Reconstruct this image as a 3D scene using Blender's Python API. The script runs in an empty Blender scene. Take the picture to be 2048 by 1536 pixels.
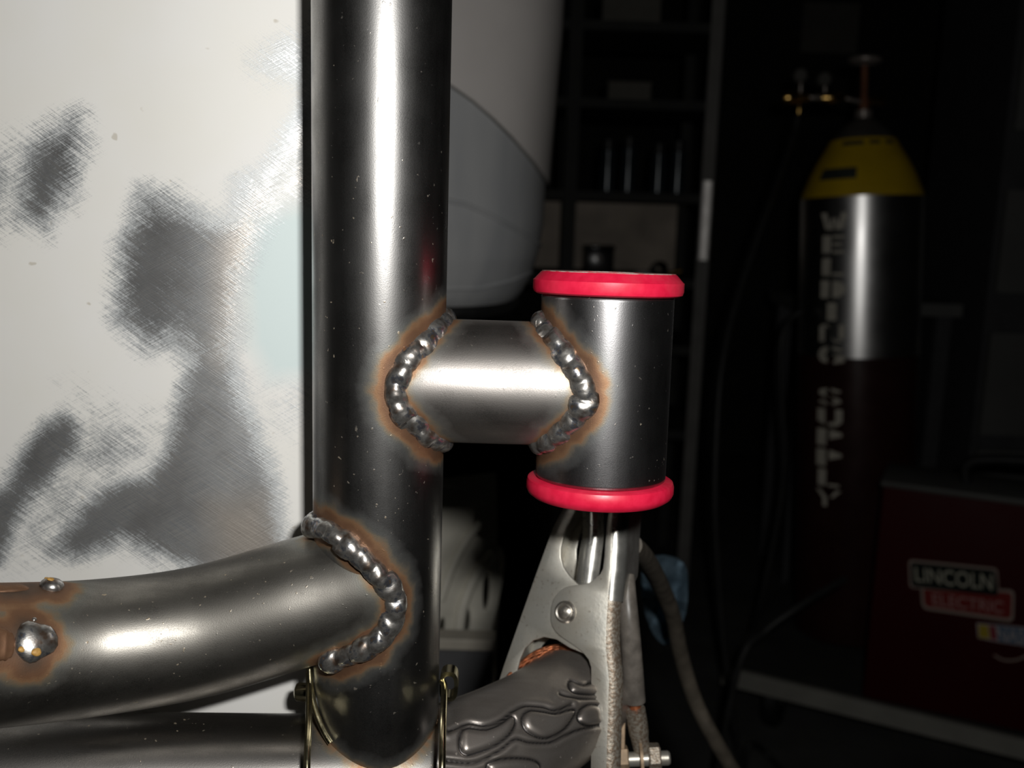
import bpy, bmesh, math, random
import numpy as np
from mathutils import Vector, Matrix

random.seed(7)
rng = np.random.default_rng(7)
SC = bpy.context.scene
COL = SC.collection
PI = math.pi
V = Vector

# ------------------------------------------------------------------ camera, light, exposure
FPX = 2010.0
PITCH = math.radians(10.1)
ROLL = math.radians(1.8)
CAM = V((0.0451, -0.3357, 0.90))
_r0 = V((1, 0, 0)); _u0 = V((0, math.sin(PITCH), math.cos(PITCH)))
FWD = V((0, math.cos(PITCH), -math.sin(PITCH)))
RGT = _r0 * math.cos(ROLL) + _u0 * math.sin(ROLL)
UPV = _u0 * math.cos(ROLL) - _r0 * math.sin(ROLL)
cd = bpy.data.cameras.new('camera')
cam = bpy.data.objects.new('camera', cd); COL.objects.link(cam)
rot = Matrix((RGT, UPV, -FWD)).transposed()
cam.matrix_world = Matrix.Translation(CAM) @ rot.to_4x4()
cd.sensor_width = 36.0
cd.lens = 36.0 * FPX / 2048.0
cd.clip_start = 0.01; cd.clip_end = 50
cd.dof.use_dof = True
cd.dof.focus_distance = 0.325
cd.dof.aperture_fstop = 13.0
SC.camera = cam

SC.view_settings.view_transform = 'Standard'
SC.view_settings.look = 'None'
SC.view_settings.gamma = 1.0
SC.view_settings.use_curve_mapping = False
SC.view_settings.exposure = 0.0

wd = bpy.data.worlds.new('world'); SC.world = wd; wd.use_nodes = True
wd.node_tree.nodes['Background'].inputs[0].default_value = (0.9, 0.95, 1.0, 1)
wd.node_tree.nodes['Background'].inputs[1].default_value = 0.004

# the camera's own flash, up and to the right of the lens
ld = bpy.data.lights.new('camera_flash', 'AREA')
ld.shape = 'RECTANGLE'; ld.size = 0.026; ld.size_y = 0.014
ld.energy = 1.45; ld.color = (1.0, 0.985, 0.95)
fl = bpy.data.objects.new('camera_flash', ld); COL.objects.link(fl)
fl.matrix_world = Matrix.Translation(CAM + RGT * 0.042 + UPV * 0.042 - FWD * 0.004) @ rot.to_4x4()


def ray(u, v):
    return FWD + RGT * ((u - 1024) / FPX) - UPV * ((v - 768) / FPX)


def at(u, v, Y):
    d = ray(u, v)
    return CAM + d * ((Y - CAM.y) / d.y)


def at_z(u, v, z):
    d = ray(u, v)
    return CAM + d * ((z - CAM.z) / d.z)


def on_plane(u, v, p0, n):
    d = ray(u, v)
    return CAM + d * ((p0 - CAM).dot(n) / d.dot(n))


def proj(p):
    q = V(p) - CAM
    w = q.dot(FWD)
    return 1024 + FPX * q.dot(RGT) / w, 768 - FPX * q.dot(UPV) / w


def z_for(x, y, v):
    lo, hi = -1.0, 4.0
    for _ in range(50):
        m = (lo + hi) / 2
        if proj((x, y, m))[1] > v: lo = m
        else: hi = m
    return lo


# ------------------------------------------------------------------ helpers
ORG = {}


def thing(name, label, cat, loc, group=None):
    o = bpy.data.objects.new(name, None); COL.objects.link(o)
    o.location = loc; o.empty_display_size = 0.02
    o['label'] = label; o['category'] = cat
    if group: o['group'] = group
    ORG[o] = V(loc)
    return o


def tag(o, label=None, cat=None, group=None, kind=None):
    if label: o['label'] = label
    if cat: o['category'] = cat
    if group: o['group'] = group
    if kind: o['kind'] = kind
    return o


def obj(name, verts, faces, mat, parent=None, smooth=True, sharp=35, attrs=None, loc=None):
    """one mesh object; verts are world coordinates"""
    if parent is not None:
        org = ORG[parent]
    else:
        org = V(loc) if loc is not None else V((0, 0, 0))
    vs = np.array([tuple(v) for v in verts], dtype=float) - np.array(org)
    me = bpy.data.meshes.new(name)
    me.from_pydata(vs.tolist(), [], [tuple(int(i) for i in f) for f in faces])
    bm = bmesh.new(); bm.from_mesh(me)
    bmesh.ops.recalc_face_normals(bm, faces=bm.faces)
    bm.to_mesh(me); bm.free()
    if attrs:
        for k, arr in attrs.items():
            a = me.attributes.new(k, 'FLOAT', 'POINT')
            a.data.foreach_set('value', np.asarray(arr, dtype=np.float32))
    if smooth:
        me.shade_smooth()
        if sharp: me.set_sharp_from_angle(angle=math.radians(sharp))
    me.materials.append(mat)
    o = bpy.data.objects.new(name, me); COL.objects.link(o)
    if parent is not None:
        o.parent = parent
        ORG[o] = org
    else:
        o.location = org
        ORG[o] = org
    return o


class MB:
    def __init__(s): s.v = []; s.f = []

    def add(s, vs, fs):
        b = len(s.v); s.v += [V(x) for x in vs]; s.f += [tuple(i + b for i in f) for f in fs]
        return s

    def build(s, name, mat, parent=None, **k):
        return obj(name, s.v, s.f, mat, parent, **k)


def box_geo(c, sx, sy, sz, ax=None, bev=0.0):
    """box centred at c, axes ax = (ex, ey, ez)"""
    ex, ey, ez = ax if ax else (V((1, 0, 0)), V((0, 1, 0)), V((0, 0, 1)))
    bm = bmesh.new()
    bmesh.ops.create_cube(bm, size=1.0)
    for v in bm.verts: v.co = V((v.co.x * sx, v.co.y * sy, v.co.z * sz))
    if bev > 0:
        bmesh.ops.bevel(bm, geom=list(bm.edges), offset=bev, segments=2, affect='EDGES', profile=0.5)
    bm.verts.index_update()
    vs = [V(c) + ex * v.co.x + ey * v.co.y + ez * v.co.z for v in bm.verts]
    fs = [tuple(v.index for v in f.verts) for f in bm.faces]
    bm.free()
    return vs, fs


def frames(pts):
    n = len(pts)
    T = []
    for i in range(n):
        a = pts[max(i - 1, 0)]; b = pts[min(i + 1, n - 1)]
        T.append((b - a).normalized())
    ref = V((0, 0, 1)) if abs(T[0].z) < 0.9 else V((0, -1, 0))
    nrm = (ref - T[0] * ref.dot(T[0])).normalized()
    out = []
    for t in T:
        nrm = (nrm - t * nrm.dot(t)).normalized()
        out.append((t, nrm, t.cross(nrm)))
    return out


def sweep_geo(pts, r, n=24, caps=True, closed=False, fn=None):
    pts = [V(p) for p in pts]
    fr = frames(pts)
    vs = []; fs = []
    m = len(pts)
    for i, p in enumerate(pts):
        t, a, b = fr[i]
        ri = r[i] if hasattr(r, '__len__') else r
        for j in range(n):
            th = 2 * PI * j / n
            d = a * math.cos(th) + b * math.sin(th)
            rr = ri * (fn(i, th) if fn else 1.0)
            vs.append(p + d * rr)
    for i in range(m - 1 + (1 if closed else 0)):
        i2 = (i + 1) % m
        for j in range(n):
            k = (j + 1) % n
            fs.append((i * n + j, i * n + k, i2 * n + k, i2 * n + j))
    if caps and not closed:
        fs.append(tuple(range(n))); fs.append(tuple(range((m - 1) * n, m * n)))
    return vs, fs


def spline(ctrl, n):
    """Catmull-Rom through control points"""
    c = [V(p) for p in ctrl]
    c = [c[0] * 2 - c[1]] + c + [c[-1] * 2 - c[-2]]
    out = []
    seg = len(c) - 3
    for i in range(n):
        t = i / (n - 1) * seg
        k = min(int(t), seg - 1); u = t - k
        p0, p1, p2, p3 = c[k:k + 4]
        out.append(0.5 * ((2 * p1) + (p2 - p0) * u + (2 * p0 - 5 * p1 + 4 * p2 - p3) * u * u
                          + (3 * p1 - p0 - 3 * p2 + p3) * u * u * u))
    return out


def lathe_geo(profile, base, axis, n=48, ring=False):
    """profile [(r, h)] turned about axis through base; ring closes the profile on itself"""
    axis = V(axis).normalized()
    ref = V((0, -1, 0)) if abs(axis.y) < 0.9 else V((1, 0, 0))
    a = (ref - axis * ref.dot(axis)).normalized(); b = axis.cross(a)
    vs = []; fs = []
    m = len(profile)
    for (r, h) in profile:
        for j in range(n):
            th = 2 * PI * j / n
            vs.append(V(base) + axis * h + (a * math.cos(th) + b * math.sin(th)) * r)
    for i in range(m if ring else m - 1):
        i2 = (i + 1) % m
        for j in range(n):
            k = (j + 1) % n
            fs.append((i * n + j, i * n + k, i2 * n + k, i2 * n + j))
    if not ring:
        if profile[0][0] > 1e-6: fs.append(tuple(range(n)))
        if profile[-1][0] > 1e-6: fs.append(tuple(range((m - 1) * n, m * n)))
    return vs, fs


def plate_geo(outline, holes, org, e1, e2, nrm, thick, bevel=0.0):
    """flat sheet with holes: outline and holes are 2-D (a, b); front face at org plane, body behind it"""
    cu = bpy.data.curves.new('tmp', 'CURVE'); cu.dimensions = '2D'; cu.fill_mode = 'BOTH'
    for poly in [outline] + list(holes):
        sp = cu.splines.new('POLY'); sp.points.add(len(poly) - 1)
        for i, (a, b) in enumerate(poly): sp.points[i].co = (a * 100, b * 100, 0, 1)
        sp.use_cyclic_u = True
    cu.extrude = max(thick * 50 - bevel * 100, 0.0001); cu.bevel_depth = bevel * 100; cu.bevel_resolution = 1
    cu.offset = -bevel * 100
    o = bpy.data.objects.new('tmp', cu); COL.objects.link(o)
    dg = bpy.context.evaluated_depsgraph_get()
    me = bpy.data.meshes.new_from_object(o.evaluated_get(dg))
    bm = bmesh.new(); bm.from_mesh(me)
    bmesh.ops.remove_doubles(bm, verts=bm.verts, dist=1e-4)
    bm.verts.index_update()
    vs = [org + e1 * (v.co.x / 100) + e2 * (v.co.y / 100) + nrm * (v.co.z / 100 - thick / 2) for v in bm.verts]
    fs = [tuple(v.index for v in f.verts) for f in bm.faces]
    bm.free()
    bpy.data.objects.remove(o); bpy.data.curves.remove(cu); bpy.data.meshes.remove(me)
    return vs, fs


def smooth2d(poly, sub=4, closed=True):
    """Catmull-Rom through 2-D points"""
    n = len(poly); out = []
    for i in range(n):
        p0, p1, p2, p3 = (np.array(poly[(i + k) % n], float) for k in (-1, 0, 1, 2))
        for s in range(sub):
            u = s / sub
            q = 0.5 * (2 * p1 + (p2 - p0) * u + (2 * p0 - 5 * p1 + 4 * p2 - p3) * u * u + (3 * p1 - p0 - 3 * p2 + p3) * u ** 3)
            out.append((q[0], q[1]))
    return out


# ------------------------------------------------------------------ materials
class NT:
    def __init__(s, name):
        s.m = bpy.data.materials.new(name); s.m.use_nodes = True
        s.t = s.m.node_tree; s.b = s.t.nodes['Principled BSDF']
        s.tc = s.n('ShaderNodeTexCoord')

    def n(s, kind, **kw):
        nd = s.t.nodes.new(kind)
        for k, v in kw.items(): setattr(nd, k, v)
        return nd

    def l(s, a, b): s.t.links.new(a, b)

    def noise(s, scale, detail=3, rough=0.55, vec=None, dist=0.0):
        nd = s.n('ShaderNodeTexNoise')
        nd.inputs['Scale'].default_value = scale; nd.inputs['Detail'].default_value = detail
        nd.inputs['Roughness'].default_value = rough; nd.inputs['Distortion'].default_value = dist
        s.l(vec if vec is not None else s.tc.outputs['Object'], nd.inputs['Vector'])
        return nd.outputs['Fac']

    def mapping(s, scale=(1, 1, 1), rot=(0, 0, 0), vec=None):
        m = s.n('ShaderNodeMapping')
        m.inputs['Scale'].default_value = scale; m.inputs['Rotation'].default_value = rot
        s.l(vec if vec is not None else s.tc.outputs['Object'], m.inputs['Vector'])
        return m.outputs['Vector']

    def rng(s, val, a, b, c, d, smooth=False):
        nd = s.n('ShaderNodeMapRange')
        if smooth: nd.interpolation_type = 'SMOOTHSTEP'
        for i, x in enumerate((a, b, c, d)): nd.inputs[i + 1].default_value = x
        s.l(val, nd.inputs[0]); return nd.outputs[0]

    def math(s, op, a, b=None):
        nd = s.n('ShaderNodeMath', operation=op)
        for i, x in enumerate((a, b)):
            if x is None: continue
            if isinstance(x, (int, float)): nd.inputs[i].default_value = x
            else: s.l(x, nd.inputs[i])
        return nd.outputs[0]

    def mix(s, fac, a, b):
        nd = s.n('ShaderNodeMix', data_type='RGBA')
        for sock, x in ((nd.inputs[0], fac), (nd.inputs[6], a), (nd.inputs[7], b)):
            if isinstance(x, (tuple, list)): sock.default_value = tuple(x) + ((1,) if len(x) == 3 else ())
            elif isinstance(x, (int, float)): sock.default_value = x
            else: s.l(x, sock)
        return nd.outputs[2]

    def ramp(s, val, stops):
        nd = s.n('ShaderNodeValToRGB'); cr = nd.color_ramp
        while len(cr.elements) < len(stops): cr.elements.new(0.5)
        for e, (p, c) in zip(cr.elements, stops):
            e.position = p; e.color = tuple(c) + ((1,) if len(c) == 3 else ())
        s.l(val, nd.inputs[0]); return nd.outputs[0]

    def attr(s, name):
        nd = s.n('ShaderNodeAttribute', attribute_name=name); return nd.outputs['Fac']

    def set(s, **kw):
        for k, v in kw.items():
            sock = s.b.inputs[k.replace('_', ' ')]
            if isinstance(v, (tuple, list)): sock.default_value = tuple(v) + ((1,) if len(v) == 3 else ())
            elif isinstance(v, (int, float)): sock.default_value = v
            else: s.l(v, sock)
        return s

    def bump(s, height, strength=0.2, dist=0.0005):
        nd = s.n('ShaderNodeBump')
        nd.inputs['Strength'].default_value = strength; nd.inputs['Distance'].default_value = dist
        s.l(height, nd.inputs['Height']); s.l(nd.outputs[0], s.b.inputs['Normal'])


def plain(name, c, rough=0.6, metal=0.0, var=0.25, scale=40, spec=0.5):
    t = NT(name)
    nz = t.noise(scale, 4)
    lo = tuple(x * (1 - var) for x in c); hi = tuple(min(1, x * (1 + var)) for x in c)
    t.set(Base_Color=t.mix(t.rng(nz, 0.3, 0.7, 0, 1), lo, hi), Metallic=metal,
          Roughness=t.rng(nz, 0.3, 0.7, max(0.03, rough - 0.06), min(1, rough + 0.06)))
    t.b.inputs['Specular IOR Level'].default_value = spec
    return t.m


def steel(name, base=(0.30, 0.29, 0.28), r_lo=0.27, r_hi=0.42, speck=1.0, streak=(1, 1, 0.12), metal=1.0, worn=False):
    """dark mill-finish tube steel with heat tint from the 'weld_distance' attribute (metres to the nearest weld)"""
    t = NT(name)
    blotch = t.noise(55, 4)
    st = t.noise(260, 3, vec=t.mapping(scale=streak))
    grain = t.noise(2600, 2)
    mixn = t.math('ADD', t.math('MULTIPLY', blotch, 0.45), t.math('ADD', t.math('MULTIPLY', st, 0.25), t.math('MULTIPLY', grain, 0.30)))
    col = t.mix(t.rng(mixn, 0.38, 0.62, 0, 1), tuple(x * 0.70 for x in base), tuple(x * 1.2 for x in base))
    sp = t.rng(t.noise(620, 2, 0.4), 0.715, 0.76, 0, speck)
    sp2 = t.rng(t.noise(25, 2), 0.40, 0.62, 0, 1)
    spk = t.math('MULTIPLY', sp, sp2)
    col = t.mix(spk, col, (0.42, 0.34, 0.24))
    h = t.attr('weld_distance')
    hn = t.math('ADD', h, t.rng(t.noise(130, 3), 0.25, 0.75, -0.0018, 0.0018))
    hc = t.ramp(t.rng(hn, 0, 0.016, 0, 1), [(0.0, (0.10, 0.065, 0.045)), (0.30, (0.20, 0.095, 0.045)), (0.41, (0.30, 0.16, 0.075)),
                                         (0.50, (0.26, 0.20, 0.11)), (0.60, (0.20, 0.22, 0.20)), (1.0, base)])
    hm = t.ramp(t.rng(hn, 0, 0.016, 0, 1), [(0.0, (1, 1, 1)), (0.40, (0.9, 0.9, 0.9)), (0.55, (0.30, 0.30, 0.30)), (0.78, (0, 0, 0))])
    col = t.mix(hm, col, hc)
    met = t.math('MULTIPLY', t.math('SUBTRACT', metal, t.math('MULTIPLY', hm, 0.42)), t.math('SUBTRACT', 1.0, t.math('MULTIPLY', spk, 0.6)))
    ro = t.math('ADD', t.rng(mixn, 0.36, 0.64, r_hi, r_lo), t.math('MULTIPLY', hm, 0.10))
    if worn:      # dull, handled skin where the tube is crumpled
        wn_ = t.attr('worn')
        col = t.mix(wn_, col, t.mix(t.rng(mixn, 0.38, 0.62, 0, 1), (0.32, 0.285, 0.255), (0.46, 0.42, 0.39)))
        col = t.mix(t.attr('crease_dark'), col, (0.02, 0.02, 0.024))  # darker colour along the creases and fold outlines
        met = t.math('SUBTRACT', met, t.math('MULTIPLY', wn_, 0.18))
        ro = t.math('ADD', ro, t.math('MULTIPLY', wn_, 0.05))
    t.set(Base_Color=col, Metallic=met, Roughness=ro)
    t.bump(t.math('ADD', t.math('MULTIPLY', grain, 0.6), t.math('MULTIPLY', sp, 1.2)), 0.25, 0.00012)
    return t.m


M = {}
M['post'] = steel('mill_steel', (0.27, 0.265, 0.26), 0.27, 0.40)
M['sleeve'] = steel('sleeve_steel', (0.29, 0.285, 0.29), 0.27, 0.38, speck=0.8)
M['stub'] = steel('brushed_stub_steel', (0.38, 0.355, 0.335), 0.36, 0.52, speck=0.4, streak=(0.1, 1, 1))
M['arm'] = steel('arm_steel', (0.28, 0.265, 0.24), 0.35, 0.52, streak=(0.12, 1, 1))
M['lower'] = steel('lower_steel', (0.28, 0.265, 0.25), 0.29, 0.42, streak=(0.15, 1, 1), worn=True)

t = NT('weld_bead_steel')
nz = t.noise(240, 3); g = t.noise(1500, 2)
c = t.ramp(t.rng(nz, 0.3, 0.7, 0, 1), [(0, (0.17, 0.12, 0.09)), (0.35, (0.36, 0.34, 0.32)), (0.6, (0.58, 0.56, 0.53)), (0.8, (0.25, 0.27, 0.32)), (1, (0.42, 0.30, 0.2))])
t.set(Base_Color=c, Metallic=0.9, Roughness=t.rng(nz, 0.3, 0.7, 0.38, 0.22))
t.bump(g, 0.3, 0.0001); M['weld'] = t.m

t = NT('weld_slag')
t.set(Base_Color=t.mix(t.rng(t.noise(900, 2), 0.35, 0.65, 0, 1), (0.45, 0.24, 0.05), (0.62, 0.36, 0.10)), Metallic=0.1, Roughness=0.55); M['slag'] = t.m

t = NT('zinc_plate')
nz = t.noise(90, 5); g = t.noise(700, 3)
c = t.mix(t.rng(nz, 0.35, 0.68, 0, 1), (0.60, 0.585, 0.53), (0.47, 0.44, 0.38))
c = t.mix(t.rng(g, 0.62, 0.75, 0, 0.7), c, (0.20, 0.14, 0.09))
t.set(Base_Color=c, Metallic=0.70, Roughness=t.rng(nz, 0.3, 0.7, 0.32, 0.44)); t.bump(g, 0.25, 0.0002); M['zinc'] = t.m

t = NT('rough_zinc_edge')
nz = t.noise(900, 4)
c = t.mix(t.rng(nz, 0.4, 0.6, 0, 1), (0.42, 0.38, 0.32), (0.24, 0.18, 0.13))
t.set(Base_Color=c, Metallic=0.6, Roughness=0.45); t.bump(nz, 0.5, 0.0006); M['zinc_rough'] = t.m

M['zinc_bright'] = plain('highlight_zinc', (0.66, 0.65, 0.61), 0.27, 0.85, 0.12, 120)  # lighter, smoother zinc copy that makes the fold's highlight brighter
M['brown_zinc'] = plain('stained_zinc', (0.36, 0.26, 0.17), 0.55, 0.4, 0.35, 200)
M['gold_zinc'] = plain('yellow_zinc_wire', (0.62, 0.56, 0.36), 0.22, 1.0, 0.2, 300)
M['chrome'] = plain('polished_rivet', (0.62, 0.58, 0.52), 0.28, 0.9, 0.15, 500)

t = NT('red_polyurethane')
nz = t.noise(300, 3); d = t.noise(60, 4)
c = t.mix(t.rng(nz, 0.3, 0.7, 0, 1), (0.70, 0.010, 0.048), (0.82, 0.016, 0.066))
c = t.mix(t.rng(d, 0.56, 0.75, 0, 0.25), c, (0.55, 0.12, 0.13))
t.set(Base_Color=c, Roughness=t.rng(nz, 0.3, 0.7, 0.36, 0.46)); t.b.inputs['Specular IOR Level'].default_value = 0.6
t.bump(t.noise(900, 2), 0.12, 0.0001); M['red'] = t.m

t = NT('dusty_red_polyurethane')
nz = t.noise(260, 5)
t.set(Base_Color=t.mix(t.rng(nz, 0.38, 0.62, 0, 1), (0.42, 0.06, 0.07), (0.40, 0.34, 0.30)), Roughness=0.75); M['red_dusty'] = t.m

t = NT('copper_braid')
nz = t.noise(420, 3)
t.set(Base_Color=t.mix(t.rng(nz, 0.35, 0.65, 0, 1), (0.52, 0.17, 0.07), (0.24, 0.085, 0.04)), Metallic=0.75, Roughness=0.42)
M['copper'] = t.m

# painted panel rubbed through to bare steel: 'bare' and 'primer' attributes hold the wear map of the sheet
t = NT('sanded_white_paint')
obc = t.tc.outputs['Object']


def scratch(ang, across, along):
    vr = t.n('ShaderNodeVectorRotate', rotation_type='Y_AXIS'); vr.inputs['Angle'].default_value = ang
    t.l(obc, vr.inputs['Vector'])
    return t.noise(1.0, 3, 0.6, vec=t.mapping(scale=(along, 1, across), vec=vr.outputs[0]))


sA = scratch(math.radians(-36), 2500, 55)
sB = scratch(math.radians(28), 2900, 70)
sC = scratch(math.radians(-52), 900, 70)
sF = t.noise(1100, 3, 0.7)
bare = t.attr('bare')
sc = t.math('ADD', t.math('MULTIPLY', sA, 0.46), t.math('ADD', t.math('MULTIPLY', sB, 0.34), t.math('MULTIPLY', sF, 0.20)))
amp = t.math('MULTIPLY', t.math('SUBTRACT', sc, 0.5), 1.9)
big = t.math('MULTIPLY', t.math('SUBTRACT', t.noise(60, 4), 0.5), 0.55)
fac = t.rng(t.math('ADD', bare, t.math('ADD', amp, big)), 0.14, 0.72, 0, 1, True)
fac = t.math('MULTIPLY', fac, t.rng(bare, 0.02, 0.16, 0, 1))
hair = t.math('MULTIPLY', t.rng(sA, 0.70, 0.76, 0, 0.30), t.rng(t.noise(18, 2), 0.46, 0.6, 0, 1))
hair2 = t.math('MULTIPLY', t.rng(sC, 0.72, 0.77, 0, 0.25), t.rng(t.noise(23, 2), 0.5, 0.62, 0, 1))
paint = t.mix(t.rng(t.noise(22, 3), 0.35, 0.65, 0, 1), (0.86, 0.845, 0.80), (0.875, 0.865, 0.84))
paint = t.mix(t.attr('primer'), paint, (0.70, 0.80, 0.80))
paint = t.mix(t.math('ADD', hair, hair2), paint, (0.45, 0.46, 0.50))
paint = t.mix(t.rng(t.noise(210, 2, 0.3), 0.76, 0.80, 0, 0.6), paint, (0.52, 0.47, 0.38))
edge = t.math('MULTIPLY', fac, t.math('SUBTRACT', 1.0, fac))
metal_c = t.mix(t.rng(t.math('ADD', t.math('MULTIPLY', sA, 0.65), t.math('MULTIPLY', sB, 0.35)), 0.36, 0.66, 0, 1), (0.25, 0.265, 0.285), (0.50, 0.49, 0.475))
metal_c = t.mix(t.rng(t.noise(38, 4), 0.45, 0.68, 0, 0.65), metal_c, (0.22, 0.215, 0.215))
metal_c = t.mix(t.math('MULTIPLY', t.attr('tan'), 0.75), metal_c, (0.50, 0.445, 0.39))  # warm highlight on the bare metal, painted in as tan colour
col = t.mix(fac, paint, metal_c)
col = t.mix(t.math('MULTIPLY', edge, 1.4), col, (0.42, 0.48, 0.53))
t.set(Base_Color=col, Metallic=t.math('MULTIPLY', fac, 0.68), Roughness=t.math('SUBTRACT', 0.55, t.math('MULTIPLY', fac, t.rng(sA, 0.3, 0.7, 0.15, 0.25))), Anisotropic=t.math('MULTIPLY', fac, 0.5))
tg = t.n('ShaderNodeCombineXYZ')
for i_, x_ in enumerate((math.sin(math.radians(36)), 0.0, math.cos(math.radians(36)))): tg.inputs[i_].default_value = x_
t.l(tg.outputs[0], t.b.inputs['Tangent'])
t.b.inputs['Specular IOR Level'].default_value = 0.25
t.bump(t.math('MULTIPLY', t.math('ADD', sA, sB), fac), 0.22, 0.0003)
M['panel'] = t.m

M['car_white'] = plain('weathered_white_paint', (0.70, 0.66, 0.635), 0.5, 0, 0.05, 12, 0.3)
t = NT('streaked_grey_plastic')
st = t.noise(30, 3, vec=t.mapping(scale=(1, 1, 0.12)))
t.set(Base_Color=t.mix(t.rng(st, 0.35, 0.65, 0, 1), (0.43, 0.44, 0.455), (0.52, 0.525, 0.53)), Roughness=0.55)
t.b.inputs['Specular IOR Level'].default_value = 0.3; M['car_grey'] = t.m
M['black'] = plain('black_rubber', (0.012, 0.012, 0.012), 0.6, 0, 0.3, 60)
M['grey_rubber'] = plain('grey_rubber_sleeve', (0.13, 0.115, 0.10), 0.40, 0, 0.35, 160)
M['cable'] = plain('dusty_cable_rubber', (0.11, 0.093, 0.072), 0.6, 0, 0.35, 90)
M['hose'] = plain('black_hose', (0.028, 0.028, 0.027), 0.5, 0, 0.2, 60)
M['basket'] = plain('pale_plastic', (0.70, 0.67, 0.58), 0.5, 0, 0.18, 22, 0.4)
M['bench_edge'] = plain('pale_bench_board', (0.48, 0.44, 0.37), 0.6, 0, 0.1, 30)
M['bench_dark'] = plain('dark_bench_paint', (0.10, 0.10, 0.105), 0.6, 0, 0.1, 30)
M['blue'] = plain('blue_cloth', (0.11, 0.165, 0.21), 0.9, 0, 0.25, 60, 0.1)
M['floor'] = plain('dark_concrete', (0.10, 0.10, 0.095), 0.85, 0, 0.3, 6, 0.2)
M['wall'] = plain('dark_garage_wall', (0.045, 0.045, 0.042), 0.9, 0, 0.2, 3, 0.1)
M['shelf'] = plain('dark_shelf_steel', (0.06, 0.06, 0.056), 0.7, 0.0, 0.2, 20, 0.2)
M['upright'] = plain('grey_angle_iron', (0.26, 0.25, 0.235), 0.6, 0.0, 0.15, 20, 0.3)
M['upright_pale'] = plain('pale_tape', (0.72, 0.70, 0.67), 0.45, 0.1, 0.1, 30)
M['galv'] = plain('dull_galvanised_sleeve', (0.80, 0.77, 0.74), 0.46, 0.9, 0.1, 40)
M['board'] = plain('tan_back_board', (0.62, 0.53, 0.44), 0.55, 0, 0.3, 9, 0.3)
M['carton'] = plain('dull_carton', (0.20, 0.19, 0.165), 0.8, 0, 0.15, 12, 0.2)
M['dark_can'] = plain('dark_spray_can', (0.03, 0.045, 0.055), 0.22, 0.2, 0.2, 20, 0.7)
M['can_cap'] = plain('dark_can_cap', (0.03, 0.03, 0.03), 0.4)
M['dark_tin'] = plain('black_tin', (0.018, 0.016, 0.015), 0.25, 0.1, 0.2, 20, 0.7)
M['yellow'] = plain('yellow_cylinder_paint', (0.74, 0.49, 0.014), 0.5, 0, 0.12, 14, 0.3)
M['dark_label'] = plain('dark_label_print', (0.05, 0.06, 0.05), 0.6)
M['dome'] = plain('dark_grey_neck_paint', (0.10, 0.095, 0.085), 0.5, 0, 0.2, 30)
t = NT('silver_cylinder_paint')
nz = t.noise(14, 4)
t.set(Base_Color=t.mix(t.rng(nz, 0.35, 0.65, 0, 1), (0.78, 0.77, 0.76), (0.88, 0.87, 0.86)), Metallic=1.0, Roughness=t.rng(nz, 0.3, 0.7, 0.29, 0.34)); M['silver'] = t.m
M['maroon'] = plain('dark_maroon_cylinder_paint', (0.042, 0.014, 0.012), 0.32, 0, 0.2, 16, 0.35)
M['stencil'] = plain('pale_stencil_paint', (0.78, 0.73, 0.62), 0.7, 0, 0.12, 60, 0.2)
M['brass'] = plain('brass', (0.80, 0.50, 0.16), 0.24, 1.0, 0.12, 60)
M['steel_fit'] = plain('steel_fitting', (0.50, 0.44, 0.40), 0.4, 0.6, 0.1, 60)
M['red_brown'] = plain('rusty_valve_brass', (0.30, 0.12, 0.06), 0.5, 0.3, 0.2, 60)
M['case_red'] = plain('dark_red_machine_paint', (0.06, 0.002, 0.003), 0.6, 0, 0.08, 12, 0.2)
M['case_grey'] = plain('machine_top_grey', (0.12, 0.12, 0.11), 0.6, 0, 0.15, 20)
M['badge_edge'] = plain('badge_pale_border', (0.52, 0.42, 0.36), 0.6, 0, 0.05, 20, 0.2)
M['badge_black'] = plain('badge_black', (0.015, 0.02, 0.018), 0.6, 0, 0.05, 20, 0.2)
M['badge_red'] = plain('badge_red', (0.30, 0.035, 0.03), 0.6, 0, 0.05, 20, 0.2)
M['badge_text'] = plain('badge_letters_pale', (0.62, 0.60, 0.48), 0.6, 0, 0.05, 20, 0.2)
M['badge_text_pink'] = plain('badge_letters_pink', (0.56, 0.30, 0.28), 0.6, 0, 0.05, 20, 0.2)
M['st_yellow'] = plain('sticker_yellow', (0.62, 0.46, 0.05), 0.6, 0, 0.05, 20, 0.2)
M['st_red'] = plain('sticker_red', (0.36, 0.05, 0.07), 0.6, 0, 0.05, 20, 0.2)
M['st_blue'] = plain('sticker_blue', (0.12, 0.22, 0.34), 0.6, 0, 0.05, 20, 0.2)
M['st_white'] = plain('sticker_white', (0.62, 0.55, 0.56), 0.6, 0, 0.05, 20, 0.2)
M['deck'] = plain('pale_cart_edge', (0.36, 0.35, 0.31), 0.7, 0, 0.15, 14)
M['deck_dark'] = plain('dark_cart_deck', (0.06, 0.06, 0.055), 0.8, 0, 0.15, 14)
M['cabinet'] = plain('grey_cabinet_paint', (0.20, 0.20, 0.19), 0.6, 0, 0.1, 8, 0.3)
M['orange'] = plain('orange_plastic', (0.55, 0.24, 0.03), 0.5)

# ------------------------------------------------------------------ room shell


def struct(name, verts, faces, mat, **k):
    return tag(obj(name, verts, faces, mat, smooth=False, **k), kind='structure')


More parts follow.
